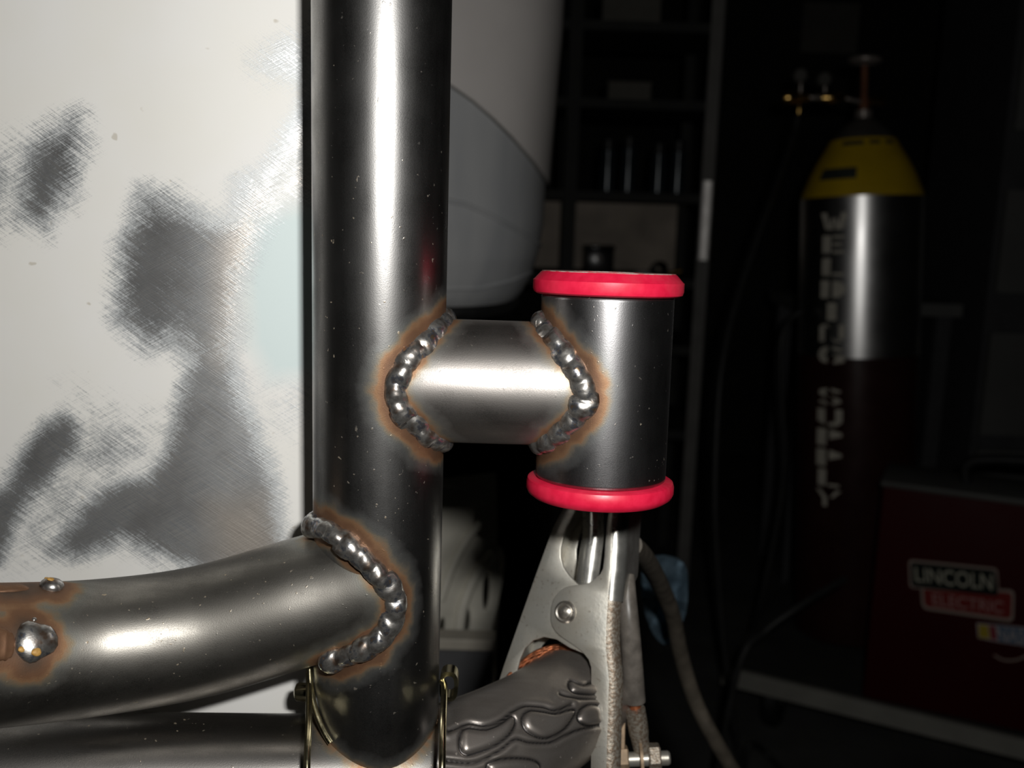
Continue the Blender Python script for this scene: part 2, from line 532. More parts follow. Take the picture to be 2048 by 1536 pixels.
RX0, RX1, RY0, RY1, RZ = -1.9, 2.3, -1.6, 3.4, 2.6
struct('floor', *box_geo(((RX0 + RX1) / 2, (RY0 + RY1) / 2, -0.05), RX1 - RX0 + 0.2, RY1 - RY0 + 0.2, 0.1), M['floor'])
struct('ceiling', *box_geo(((RX0 + RX1) / 2, (RY0 + RY1) / 2, RZ + 0.05), RX1 - RX0 + 0.2, RY1 - RY0 + 0.2, 0.1), M['wall'])
struct('wall_back', *box_geo(((RX0 + RX1) / 2, RY1 + 0.05, RZ / 2), RX1 - RX0 + 0.2, 0.1, RZ), M['wall'])
struct('wall_front', *box_geo(((RX0 + RX1) / 2, RY0 - 0.05, RZ / 2), RX1 - RX0 + 0.2, 0.1, RZ), M['wall'])
struct('wall_left', *box_geo((RX0 - 0.05, (RY0 + RY1) / 2, RZ / 2), 0.1, RY1 - RY0, RZ), M['wall'])
struct('wall_right', *box_geo((RX1 + 0.05, (RY0 + RY1) / 2, RZ / 2), 0.1, RY1 - RY0, RZ), M['wall'])

# ------------------------------------------------------------------ sanded white body panel
PX0, PX1 = -0.34, 0.004


def panel_y(x):
    s = -(x + 0.03)
    s = min(s, 0.052)
    return 0.0285 - 0.27 * s + 2.6 * s * s


LT_Z = at(500, 1424, 0.003).z - 0.0200      # height of the lower tube's axis
LT_R = 0.0225
pz0, pz1 = LT_Z - 0.10, 1.20


def poly_sd(px, py, poly):
    P = np.array(poly, float); n = len(P)
    best = np.full(px.shape, 1e9); inside = np.zeros(px.shape, bool)
    for i in range(n):
        a = P[i]; b = P[(i + 1) % n]; e = b - a
        tt = np.clip(((px - a[0]) * e[0] + (py - a[1]) * e[1]) / (e @ e), 0, 1)
        best = np.minimum(best, np.hypot(px - a[0] - tt * e[0], py - a[1] - tt * e[1]))
        cnd = (a[1] > py) != (b[1] > py)
        with np.errstate(divide='ignore', invalid='ignore'):
            xi = (b[0] - a[0]) * (py - a[1]) / (b[1] - a[1]) + a[0]
        inside ^= cnd & (px < xi)
    return np.where(inside, -best, best)


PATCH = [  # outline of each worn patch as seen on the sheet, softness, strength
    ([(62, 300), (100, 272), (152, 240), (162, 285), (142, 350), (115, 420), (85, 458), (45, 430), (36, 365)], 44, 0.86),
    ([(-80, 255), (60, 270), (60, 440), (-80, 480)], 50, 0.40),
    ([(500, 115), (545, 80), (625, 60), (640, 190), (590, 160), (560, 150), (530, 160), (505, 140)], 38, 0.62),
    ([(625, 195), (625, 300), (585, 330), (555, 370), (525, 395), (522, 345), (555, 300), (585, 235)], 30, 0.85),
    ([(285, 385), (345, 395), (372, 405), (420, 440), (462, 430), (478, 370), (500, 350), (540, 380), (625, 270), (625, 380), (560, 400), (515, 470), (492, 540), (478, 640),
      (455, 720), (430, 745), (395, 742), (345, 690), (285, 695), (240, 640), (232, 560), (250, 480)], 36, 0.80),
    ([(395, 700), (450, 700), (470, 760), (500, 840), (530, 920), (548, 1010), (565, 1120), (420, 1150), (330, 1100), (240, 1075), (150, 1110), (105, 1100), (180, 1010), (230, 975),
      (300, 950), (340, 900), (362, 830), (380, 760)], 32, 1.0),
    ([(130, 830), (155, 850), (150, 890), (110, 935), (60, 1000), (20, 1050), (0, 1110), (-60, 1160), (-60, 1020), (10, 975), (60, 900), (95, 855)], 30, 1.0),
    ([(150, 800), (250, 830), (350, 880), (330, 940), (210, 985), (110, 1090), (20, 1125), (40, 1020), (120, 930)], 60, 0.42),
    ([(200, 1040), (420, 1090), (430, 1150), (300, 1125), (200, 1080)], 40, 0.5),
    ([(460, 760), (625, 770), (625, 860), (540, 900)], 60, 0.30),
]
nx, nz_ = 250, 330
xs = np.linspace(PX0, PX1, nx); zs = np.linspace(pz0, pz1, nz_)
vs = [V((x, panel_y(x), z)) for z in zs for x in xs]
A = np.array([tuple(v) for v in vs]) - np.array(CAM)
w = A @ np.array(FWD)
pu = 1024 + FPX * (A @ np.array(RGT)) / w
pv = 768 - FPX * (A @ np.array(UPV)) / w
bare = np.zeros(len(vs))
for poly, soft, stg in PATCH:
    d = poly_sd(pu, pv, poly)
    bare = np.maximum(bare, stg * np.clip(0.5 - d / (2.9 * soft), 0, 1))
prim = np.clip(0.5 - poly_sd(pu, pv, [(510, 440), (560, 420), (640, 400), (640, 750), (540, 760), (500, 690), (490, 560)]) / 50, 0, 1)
tan_highlight = np.zeros(len(vs))  # areas of the sheet that get the painted warm highlight
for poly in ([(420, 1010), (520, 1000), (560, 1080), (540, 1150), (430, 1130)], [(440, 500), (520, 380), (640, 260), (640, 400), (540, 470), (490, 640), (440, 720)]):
    tan_highlight = np.maximum(tan_highlight, np.clip(0.5 - poly_sd(pu, pv, poly) / 80, 0, 1))
fs = [(i * nx + j, i * nx + j + 1, (i + 1) * nx + j + 1, (i + 1) * nx + j) for i in range(nz_ - 1) for j in range(nx - 1)]
# turned-back flange along the free edge and thickness behind
body_panel = thing('body_panel', 'white painted steel panel sanded through to bare grey metal, behind the tall post', 'panel', (-0.15, 0.02, pz0))
obj('sheet', vs, fs, M['panel'], body_panel, attrs={'bare': bare, 'primer': prim, 'tan': tan_highlight}, sharp=None)
fl_v = []; fl_f = []
prof = [(PX1, panel_y(PX1)), (PX1 + 0.003, panel_y(PX1) + 0.0015), (PX1 + 0.004, panel_y(PX1) + 0.005), (PX1 + 0.002, panel_y(PX1) + 0.02), (PX1 - 0.002, panel_y(PX1) + 0.02), (PX1 + 0.0005, panel_y(PX1) + 0.004)]
for z in (pz0, pz1):
    for (x, y) in prof: fl_v.append(V((x, y, z)))
k = len(prof)
for i in range(k): fl_f.append((i, (i + 1) % k, k + (i + 1) % k, k + i))
obj('edge_flange', fl_v, fl_f, M['car_white'], body_panel, sharp=30)

# ------------------------------------------------------------------ welded tube frame
frame = thing('tube_frame', 'welded frame of dark steel tubes: tall post, curved arm, stub and short sleeve', 'frame', (0, 0, LT_Z - 0.03))
RP = 0.02225                       # post radius
RSL = 0.0222                       # sleeve radius
RST = 0.0209                       # stub radius
RARM = 0.0221
SLX = at(1208, 768, 0).x           # sleeve axis
ST_Z = at(980, 768, -0.004).z      # stub axis height

# arm path (centre line)
arm_ctrl = [at(778, 1147, -0.0016), at(690, 1178, -0.0030), at(600, 1204, -0.0054), at(400, 1262, -0.0120), at(200, 1293, -0.0240), at(0, 1309, -0.0420), at(-220, 1318, -0.062), at(-520, 1325, -0.085), at(-1300, 1345, -0.115)]
arm_path = spline(arm_ctrl, 190)
arm_dir = (arm_path[0] - arm_path[12]).normalized()


def hit_curve(c, dirv, rad, n, cx=0.0, cy=0.0, rp=RP, end=1.0):
    """seam where a tube (axis c + t*dirv, radius rad) first meets a vertical cylinder"""
    dirv = dirv.normalized()
    a = V((0, 0, 1)); a = (a - dirv * a.dot(dirv)).normalized(); b = dirv.cross(a)
    pts = []; nrm = []
    for i in range(n):
        th = 2 * PI * i / n
        off = a * math.cos(th) + b * math.sin(th)
        p = c + off * rad
        px, py = p.x - cx, p.y - cy
        A_ = dirv.x ** 2 + dirv.y ** 2; B_ = px * dirv.x + py * dirv.y; C_ = px * px + py * py - rp * rp
        D_ = B_ * B_ - A_ * C_
        tt = min((-B_ - math.sqrt(D_)) / A_, end) if D_ >= 0 else end
        q = p + dirv * tt
        nc = V((q.x - cx, q.y - cy, 0)).normalized()
        pts.append(q); nrm.append((nc + off).normalized())
    return pts, nrm


def bead_geo(pts, nrm, half_w, height, pitch, closed=True, seed=1, sink=0.15, sec=22, per=11):
    """a weld run: overlapping coins of metal along a seam"""
    rr = random.Random(seed)
    n = len(pts)
    seg = [0.0]
    m = n if closed else n - 1
    for i in range(m): seg.append(seg[-1] + (pts[(i + 1) % n] - pts[i]).length)
    L = seg[-1]; coins = max(3, int(round(L / pitch))); N = coins * per
    wj = [rr.uniform(0.86, 1.14) for _ in range(coins)]; hj = [rr.uniform(0.8, 1.22) for _ in range(coins)]
    sj = [rr.uniform(-0.12, 0.12) for _ in range(coins)]

    def sample(s):
        s = s % L if closed else min(max(s, 0), L - 1e-9)
        k = int(np.searchsorted(seg, s, 'right')) - 1; k = min(max(k, 0), m - 1)
        u = (s - seg[k]) / max(seg[k + 1] - seg[k], 1e-9)
        return pts[k].lerp(pts[(k + 1) % n], u), nrm[k].lerp(nrm[(k + 1) % n], u).normalized()

    vs = []; fs = []
    rows = N if closed else N + 1
    for i in range(rows):
        s = L * i / N
        p, nn = sample(s)
        a, _ = sample(s - L / N * 1.5); b, _ = sample(s + L / N * 1.5)
        T = (b - a).normalized(); nn = (nn - T * nn.dot(T)).normalized(); B = T.cross(nn)
        end = 1.0
        if not closed:
            e = min(i, N - i) / (per * 0.6)
            end = math.sqrt(max(0.02, 1 - (1 - min(e, 1)) ** 2))
        for j in range(sec):
            th = 2 * PI * j / sec
            cs, sn = math.cos(th), math.sin(th)
            ph = s / pitch * (coins * pitch / L) + 0.42 * cs * cs          # crescent ripples
            kk = int(math.floor(ph)) % coins; f = ph - math.floor(ph)
            bump = (math.sin(PI * min(f * 0.92 + 0.04, 1))) ** 0.45
            bump = bump * (0.94 + 0.06 * math.cos(2 * PI * f * 3.0))
            ww = half_w * (0.80 + 0.20 * bump) * wj[kk] * end
            hh = height * (0.62 + 0.38 * bump * (1.12 - 0.3 * f)) * hj[kk] * end
            vs.append(p + B * (cs * ww + sj[kk] * half_w) + nn * (sn * hh - height * sink))
    for i in range(rows if closed else rows - 1):
        i2 = (i + 1) % rows
        for j in range(sec):
            k = (j + 1) % sec
            fs.append((i * sec + j, i * sec + k, i2 * sec + k, i2 * sec + j))
    if not closed:
        fs.append(tuple(range(sec))); fs.append(tuple(range((rows - 1) * sec, rows * sec)))
    return vs, fs


HEAT = []      # all seam points


def heat_of(verts, pts=None):
    P = np.array([tuple(p) for p in (pts if pts is not None else HEAT)])
    A = np.array([tuple(v) for v in verts])
    out = np.empty(len(A))
    for i in range(0, len(A), 2000):
        out[i:i + 2000] = np.sqrt(((A[i:i + 2000, None, :] - P[None]) ** 2).sum(-1)).min(1)
    return out


seam_arm = hit_curve(arm_path[10], arm_dir, RARM, 160, end=(arm_path[0] - arm_path[10]).length - 0.001)
back_ = [(p, n) for p, n in zip(*seam_arm) if p.y > 0.004]


def on_post(u, v, rad):
    d = ray(u, v)
    A_ = d.x ** 2 + d.y ** 2; B_ = CAM.x * d.x + CAM.y * d.y; C_ = CAM.x ** 2 + CAM.y ** 2 - rad * rad
    D_ = max(B_ * B_ - A_ * C_, 0.0)
    return CAM + d * ((-B_ - math.sqrt(D_)) / A_)


front = [(618, 1046), (644, 1054), (672, 1071), (702, 1095), (731, 1121), (758, 1149), (779, 1175), (789, 1206), (787, 1238), (774, 1267), (750, 1290), (718, 1306), (684, 1317), (650, 1324)]
fp = [on_post(u, v, RP + 0.0012) for u, v in front]
hi_ = V((-0.0165, 0.0150, fp[0].z - 0.001)); lo_ = V((-0.0165, 0.0150, fp[-1].z + 0.001))
fp = spline([hi_] + fp + [lo_], 150)
ctr_ = arm_path[8]
fn_ = []
for p in fp:
    a_ = p - ctr_; a_ -= arm_dir * a_.dot(arm_dir)
    fn_.append((V((p.x, p.y, 0)).normalized() + a_.normalized() * 0.6).normalized())
seam_arm = (fp, fn_)
seam_s1 = hit_curve(V((0.05, 0, ST_Z)), V((-1, 0, 0)), RST, 120)
seam_s2 = hit_curve(V((0.04, 0, ST_Z)), V((1, 0, 0)), RST, 120, SLX, 0, RSL)


# lower tube
def lt(x, y, dz=0.0): return V((x, y, LT_Z + dz))


low_ctrl = [lt(-0.42, -0.075, 0.033), lt(-0.25, -0.048, 0.0185), lt(-0.14, -0.0285, 0.0085), lt(-0.07, -0.0150, 0.0032), lt(0.0, -0.0045), lt(0.03, 0.008, 0.0), lt(0.056, 0.031, 0.0004), lt(0.074, 0.056, 0.0004), lt(0.087, 0.077, 0.0)]
low_path = spline(low_ctrl, 560)


def low_axis_y(x):
    for a, b in zip(low_path[:-1], low_path[1:]):
        if a.x <= x <= b.x:
            u = (x - a.x) / (b.x - a.x); return a.y + (b.y - a.y) * u
    return 0


# post with a coped foot
nth = 112
rings = list(np.linspace(1.34, LT_Z + 0.045, 230))
pv_, pf_ = [], []
cope = []
for j in range(nth):
    th = 2 * PI * j / nth
    x, y = RP * math.cos(th), RP * math.sin(th)
    dy = y - low_axis_y(x)
    cope.append(LT_Z + math.sqrt(max(LT_R ** 2 - dy * dy, (0.35 * LT_R) ** 2)) - 0.0002)
for i, z in enumerate(rings):
    for j in range(nth):
        th = 2 * PI * j / nth
        pv_.append(V((RP * math.cos(th), RP * math.sin(th), z)))
for k in range(1, 13):
    for j in range(nth):
        th = 2 * PI * j / nth
        z = rings[-1] + (cope[j] - rings[-1]) * k / 12
        pv_.append(V((RP * math.cos(th), RP * math.sin(th), z)))
R_ = len(rings) + 12
for i in range(R_ - 1):
    for j in range(nth):
        k = (j + 1) % nth
        pf_.append((i * nth + j, i * nth + k, (i + 1) * nth + k, (i + 1) * nth + j))
pf_.append(tuple(range(nth)))
foot_pts = [V((RP * math.cos(2 * PI * j / nth), RP * math.sin(2 * PI * j / nth), cope[j])) for j in range(nth)]
foot_n = [(V((math.cos(2 * PI * j / nth), math.sin(2 * PI * j / nth), 0.55))).normalized() for j in range(nth)]

def arm_near(u, v):
    """point and outward normal on the arm's skin under a pixel of the photograph"""
    d = ray(u, v)
    best = None
    for k in range(400):
        p = CAM + d * (0.22 + 0.0005 * k)
        i = min(range(len(arm_path)), key=lambda q: (arm_path[q] - p).length_squared)
        e = (p - arm_path[i]).length
        if e <= RARM:
            return p, (p - arm_path[i]).normalized()
        if best is None or e < best[0]: best = (e, p, arm_path[i])
    e, p, q = best
    nn = (p - q).normalized()
    return q + nn * RARM, nn


TACKS = [arm_near(u, v)[0] for u, v in ((100, 1176), (70, 1176), (40, 1178), (10, 1180), (-30, 1182), (76, 1285), (60, 1262), (60, 1310), (30, 1288), (0, 1290), (-40, 1292))]
HEAT = seam_arm[0] + seam_s1[0] + seam_s2[0]
heat_post = np.minimum(heat_of(pv_, HEAT), heat_of(pv_, foot_pts) + 0.0062)
obj('post', pv_, pf_, M['post'], frame, attrs={'weld_distance': heat_post}, sharp=50)

# arm tube
g = sweep_geo(arm_path, RARM, 96, caps=True)
ha = np.minimum(heat_of(g[0], seam_arm[0]) + 0.002, 1.0)
ht = heat_of(g[0], TACKS)
ha = np.minimum(ha, np.maximum(ht * 1.05 - 0.0022, 0.0006))
obj('arm_tube', *g, M['arm'], frame, attrs={'weld_distance': ha}, sharp=60)

# stub tube between post and sleeve
xa, xb = 0.008, SLX - 0.008
pts = [V((x, 0, ST_Z)) for x in np.linspace(xa, xb, 60)]
g = sweep_geo(pts, RST, 96)
obj('stub_tube', *g, M['stub'], frame, attrs={'weld_distance': heat_of(g[0], seam_s1[0] + seam_s2[0]) + 0.0025}, sharp=60)

# short sleeve that carries the bushings
Z_TOP = at(1225, 603, -RSL).z
Z_BOT = at(1205, 988, -RSL).z
hs = Z_TOP - Z_BOT
SAX = V((0, math.sin(math.radians(3.0)), math.cos(math.radians(3.0))))
SB = V((SLX, 0, ST_Z)) + SAX * (Z_BOT - ST_Z)      # foot of the sleeve on its axis
ST_ = SB + SAX * hs
prof = [(RSL, h) for h in np.linspace(0.0006, hs - 0.0006, 70)]
prof = [(RSL - 0.0006, 0)] + prof + [(RSL - 0.0006, hs), (RSL - 0.0032, hs), (RSL - 0.0032, 0)]
g = lathe_geo(prof, SB, SAX, 112, ring=True)
sleeve = obj('bushing_sleeve', *g, M['sleeve'], frame, attrs={'weld_distance': heat_of(g[0], seam_s2[0])}, sharp=50)

# lower tube, crumpled where it bends away to the right: puffed folds with sharp creases round them
g = sweep_geo(low_path, LT_R, 220)
P_ = np.array([tuple(v) for v in g[0]])
C_ = np.repeat(np.array([tuple(p) for p in low_path]), 220, axis=0)
N_ = P_ - C_; N_ /= np.linalg.norm(N_, axis=1)[:, None]
D_ = P_ - np.array(CAM); w_ = D_ @ np.array(FWD)
lu = 1024 + FPX * (D_ @ np.array(RGT)) / w_; lv_ = 768 - FPX * (D_ @ np.array(UPV)) / w_
facing = np.clip(-(N_ * D_).sum(1) / np.linalg.norm(D_, axis=1) * 5, 0, 1)
FOLDS = [[(922, 1468), (935, 1458), (970, 1461), (1000, 1450), (1022, 1434), (1030, 1445), (1018, 1468), (990, 1490), (950, 1506), (930, 1508), (921, 1495)],
         [(1046, 1434), (1058, 1423), (1085, 1425), (1110, 1429), (1140, 1421), (1150, 1425), (1135, 1450), (1112, 1468), (1085, 1476), (1060, 1466), (1048, 1452)],
         [(1162, 1420), (1180, 1410), (1200, 1416), (1200, 1446), (1172, 1450), (1158, 1440)],
         [(1140, 1362), (1165, 1370), (1200, 1362), (1200, 1386), (1160, 1387), (1142, 1380)],
         [(975, 1530), (1010, 1518), (1060, 1520), (1080, 1534), (1060, 1560), (990, 1560)]]
CREASES = [[(896, 1463), (918, 1454), (940, 1447), (970, 1451), (1000, 1441), (1025, 1423), (1050, 1412), (1085, 1414), (1110, 1420), (1142, 1409)],
           [(893, 1522), (950, 1525), (1000, 1501), (1030, 1479), (1060, 1485), (1100, 1485), (1130, 1471), (1160, 1459), (1200, 1452)],
           [(1120, 1388), (1150, 1396), (1200, 1398)]]
disp = np.zeros(len(P_))
near = (lu > 860) & (lu < 1260) & (facing > 0)
uu, vv_ = lu[near], lv_[near]
dd_ = np.zeros(len(uu)); cr_ = np.zeros(len(uu))
for poly in FOLDS:
    sd = poly_sd(uu, vv_, smooth2d(poly, 4))
    dd_ += 0.0013 * np.clip(-sd / 11, 0, 1) ** 0.6
    dd_ -= 0.0009 * np.exp(-(np.clip(sd - 1, -99, 99) / 2.6) ** 2)
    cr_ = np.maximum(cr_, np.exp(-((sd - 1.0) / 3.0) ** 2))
for line in CREASES:
    best = np.full(len(uu), 1e9)
    sm = [(p.x, p.y) for p in spline([V((a, b, 0)) for a, b in line], 60)]
    for a, b in zip(sm[:-1], sm[1:]):
        a = np.array(a); b = np.array(b); e = b - a
        tt = np.clip(((uu - a[0]) * e[0] + (vv_ - a[1]) * e[1]) / (e @ e), 0, 1)
        best = np.minimum(best, np.hypot(uu - a[0] - tt * e[0], vv_ - a[1] - tt * e[1]))
    dd_ += -0.0008 * np.exp(-(best / 2.4) ** 2) + 0.0005 * np.exp(-((best - 9) / 7) ** 2)
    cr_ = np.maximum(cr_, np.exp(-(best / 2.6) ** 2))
disp[near] = dd_ * facing[near]
crease_dark = np.zeros(len(P_)); crease_dark[near] = cr_
P_ = P_ + N_ * disp[:, None]
worn = np.clip((P_[:, 0] - 0.020) / 0.012, 0, 1)
obj('lower_tube', P_, g[1], M['lower'], frame, attrs={'weld_distance': heat_of(g[0], foot_pts[::2]) + 0.0065, 'worn': worn, 'crease_dark': crease_dark}, sharp=None)

# weld runs
obj('weld_bead', *bead_geo(*seam_arm, 0.0041, 0.0036, 0.0066, closed=False, seed=3), M['weld'], frame, sharp=50)
obj('weld_bead', *bead_geo(*seam_s1, 0.0045, 0.0037, 0.0066, seed=5), M['weld'], frame, sharp=50)
obj('weld_bead', *bead_geo(*seam_s2, 0.0046, 0.0038, 0.0063, seed=8), M['weld'], frame, sharp=50)
obj('weld_bead', *bead_geo(foot_pts, foot_n, 0.0032, 0.0016, 0.0062, seed=11, sink=0.9), M['post'], frame, sharp=50,
    attrs={'weld_distance': np.full(16 * 0 + len(bead_geo(foot_pts, foot_n, 0.0032, 0.0016, 0.0062, seed=11, sink=0.9)[0]), 0.006)})


def blob_geo(p, nn, along, rx, ry, rz, seed=0, lump=0.12, n=20):
    rr = random.Random(seed)
    along = (along - nn * along.dot(nn)).normalized(); b = nn.cross(along)
    vs = []; fs = []
    ph = [rr.uniform(0, 6.28) for _ in range(4)]
    for i in range(n // 2 + 1):
        la = PI / 2 * (1 - i / (n // 2)) * 1.0 - (0.25 if i == n // 2 else 0)
        for j in range(n):
            lo = 2 * PI * j / n
            k = 1 + lump * (math.sin(2 * lo + ph[0]) * 0.6 + math.sin(3 * lo + ph[1]) * 0.5 + math.sin(5 * lo + ph[2]) * 0.25)
            vs.append(p + along * (rx * math.cos(la) * math.cos(lo) * k) + b * (ry * math.cos(la) * math.sin(lo) * k) + nn * (rz * math.sin(la)))
    for i in range(n // 2):
        for j in range(n):
            k = (j + 1) % n
            fs.append((i * n + j, i * n + k, (i + 1) * n + k, (i + 1) * n + j))
    return vs, fs


# tack welds at the arm's far left
XD = V((1, 0, 0))
p1, n1 = arm_near(103, 1174)
tk = obj('tack_weld', *blob_geo(p1, n1, XD, 0.0036, 0.0034, 0.0030, 1, 0.07), M['weld'], frame, sharp=None)
p2, n2 = arm_near(70, 1283)
tk2 = obj('tack_weld', *blob_geo(p2, n2, XD, 0.0058, 0.0066, 0.0026, 4, 0.16), M['weld'], frame, sharp=None)
for (pp, nn, rx, ry, rz, du, dv, r, par) in ((p1, n1, 0.0036, 0.0034, 0.0030, -0.0004, 0.0008, 0.0011, tk), (p1, n1, 0.0036, 0.0034, 0.0030, -0.0021, -0.0004, 0.0007, tk),
                                             (p2, n2, 0.0058, 0.0066, 0.0026, 0.0006, -0.0034, 0.0014, tk2), (p2, n2, 0.0058, 0.0066, 0.0026, -0.0035, -0.0032, 0.0010, tk2)):
    al = (XD - nn * XD.dot(nn)).normalized(); bb_ = nn.cross(al)
    if bb_.z < 0: bb_ = -bb_
    q_ = pp + al * du + bb_ * dv + nn * (rz * math.sqrt(max(0.05, 1 - (du / rx) ** 2 - (dv / ry) ** 2)) - 0.0001)
    obj('slag_spot', *blob_geo(q_, nn, XD, r, r, r * 0.45, 3, 0.1, 12), M['slag'], par, sharp=None)
pts = []; nr = []
for u in range(-150, 70, 10):
    p, nn = arm_near(u, 1176 + (70 - u) * 0.03); pts.append(p); nr.append(nn)
obj('weld_bead', *bead_geo(pts, nr, 0.0026, 0.0016, 0.0085, closed=False, seed=21), M['arm'], frame, sharp=None,
    attrs={'weld_distance': np.full(len(bead_geo(pts, nr, 0.0026, 0.0016, 0.0085, closed=False, seed=21)[0]), 0.0045)})
pts = []; nr = []
for u in range(-150, 42, 8):
    p, nn = arm_near(u, 1290 + (40 - u) * 0.02); pts.append(p); nr.append(nn)
gb = bead_geo(pts, nr, 0.0048, 0.0013, 0.010, closed=False, seed=23)
obj('weld_bead', *gb, M['arm'], frame, sharp=None, attrs={'weld_distance': np.full(len(gb[0]), 0.0048)})
p, nn = arm_near(68, 1240)
obj('spatter', *blob_geo(p, nn, XD, 0.0009, 0.0009, 0.0008, 6, 0.05, 10), M['weld'], frame, sharp=None)

# ------------------------------------------------------------------ red bushings
RBU = 0.0252


def bushing(name, label, z_face, up, th, chamfer):
    """flange outside the sleeve plus a core that slides into it"""
    s = 1 if up else -1
    face = ST_ if up else SB
    b = thing(name, label, 'bushing', face)
    ax = SAX * s
    c = chamfer
    prof = [(0.0118, 0.0), (RBU - 0.0014, 0.0), (RBU - 0.0004, 0.0006), (RBU, 0.0018)]
    if c: prof += [(RBU, th * 0.62), (RBU - 0.0004, th * 0.66), (RBU - 0.0024, th - 0.0003), (RBU - 0.0028, th)]
    else: prof += [(RBU, th - 0.0026), (RBU - 0.0006, th - 0.0012), (RBU - 0.0022, th)]
    prof += [(0.0118, th)]
    obj('flange', *lathe_geo(prof, face, ax, 112, ring=True), M['red'], b, sharp=32)
    obj('dusty_face', *lathe_geo([(0.0119, th), (RBU - 0.0029, th), (RBU - 0.0029, th + 0.00025), (0.0119, th + 0.00025)], face, ax, 96, ring=True), M['red_dusty'], b, sharp=30)
    obj('core', *lathe_geo([(0.0118, -0.02), (RSL - 0.0033, -0.02), (RSL - 0.0033, 0.0), (0.0118, 0.0)], face, ax, 64, ring=True), M['red'], b, sharp=30)
    obj('inner_sleeve', *lathe_geo([(0.0085, -0.021), (0.01175, -0.021), (0.01175, th - 0.0012), (0.0085, th - 0.0012)], face, ax, 48, ring=True), M['dome'], b, sharp=30)
    return b


bushing('bushing', 'upper glossy red bushing with a slanted upper rim on top of the sleeve', Z_TOP, True, 0.0074, True)
bushing('bushing', 'lower red bushing with a rounded flange under the sleeve, above the ground clamp', Z_BOT, False, 0.0066, False)

# ------------------------------------------------------------------ wire lock pin through the foot of the post
pinc = at(752, 1386, 0.0)
pin = thing('wire_lock_pin', 'yellow zinc wire lock pin through the foot of the post, bail hanging both sides', 'pin', pinc)
pz = pinc.z
xl = at(590, 1386, 0.0).x; xr = at(904, 1372, 0.0).x
pe = -RP - 0.0004 - xl
obj('pin_shaft', *lathe_geo([(0.0012, 0), (0.0028, 0.0006), (0.0033, 0.0014), (0.0033, pe - 0.0002), (0.0031, pe)], V((xl, -0.001, pz)), (1, 0, 0), 32), M['gold_zinc'], pin)
wire = [at(617, 1346, -0.004), at(618, 1360, -0.0065), at(618, 1400, -0.014), at(617, 1450, -0.024), at(614, 1536, -0.0365), at(618, 1620, -0.040), at(660, 1700, -0.040), at(750, 1725, -0.040), at(840, 1700, -0.040),
        at(880, 1620, -0.040), at(884, 1536, -0.0365), at(886, 1450, -0.024), at(888, 1400, -0.013), at(888, 1372, -0.006), at(884, 1362, -0.003)]
obj('bail', *sweep_geo(spline(wire, 120), 0.00115, 14), M['gold_zinc'], pin)
# eye at the right end
eo = at(889, 1368, -0.002) + V((0.0016, 0, 0))
eye = [eo + V((0.0026 * math.cos(a), 0, 0.0052 * math.sin(a))) for a in np.linspace(0, 2 * PI, 41)[:-1]]
ev, ef = [], []
for i, (rx, rz_, y) in enumerate(((0.0033, 0.0056, -0.002), (0.0033, 0.0056, 0.004), (0.0020, 0.0040, 0.004), (0.0020, 0.0040, -0.002))):
    for a in np.linspace(0, 2 * PI, 41)[:-1]:
        q = lambda c: abs(c) ** 0.7 * (1 if c > 0 else -1)
        ev.append(eo + V((rx * q(math.cos(a)), y, rz_ * q(math.sin(a)))))
for i in range(4):
    for j in range(40):
        k = (j + 1) % 40; i2 = (i + 1) % 4
        ef.append((i * 40 + j, i * 40 + k, i2 * 40 + k, i2 * 40 + j))
obj('eye', ev, ef, M['gold_zinc'], pin, sharp=40)
# keeper wire curling round the left flank of the post
kw = [at(632, 1330, -0.004), at(634, 1370, -0.0075), at(640, 1410, -0.0115), at(652, 1450, -0.0155), at(668, 1482, -0.0185)]
kw = [V((p.x, p.y, p.z)) for p in kw]
kk = []
for p in spline(kw, 40):
    d = math.hypot(p.x, p.y)
    kk.append(V((p.x / d * (RP + 0.00135), p.y / d * (RP + 0.00135), p.z)))
obj('keeper_wire', *sweep_geo(kk, 0.0011, 12), M['gold_zinc'], pin)

# ------------------------------------------------------------------ spring ground clamp
CLN = V((-math.sin(math.radians(24)), -math.cos(math.radians(24)), 0.34)).normalized()     # its flat faces look a little to the left
CL0 = at(1130, 1222, 0.052)
E1 = V((-CLN.y, CLN.x, 0)).normalized()          # level, along the flat faces
if E1.x < 0: E1 = -E1
E2 = CLN.cross(E1)
if E2.z < 0: E2 = -E2


def on_clamp(u, v, off=0.0):
    p = on_plane(u, v, CL0 + CLN * off, CLN) - (CL0 + CLN * off)
    return (p.dot(E1), p.dot(E2))


clamp = thing('ground_clamp', 'stamped zinc spring ground clamp biting the lower tube under the red bushings', 'clamp', CL0 + V((0, 0, -0.10)))
WEB = 0.024


def poly_px(pts, off=0.0): return [on_clamp(u, v, off) for u, v in pts]


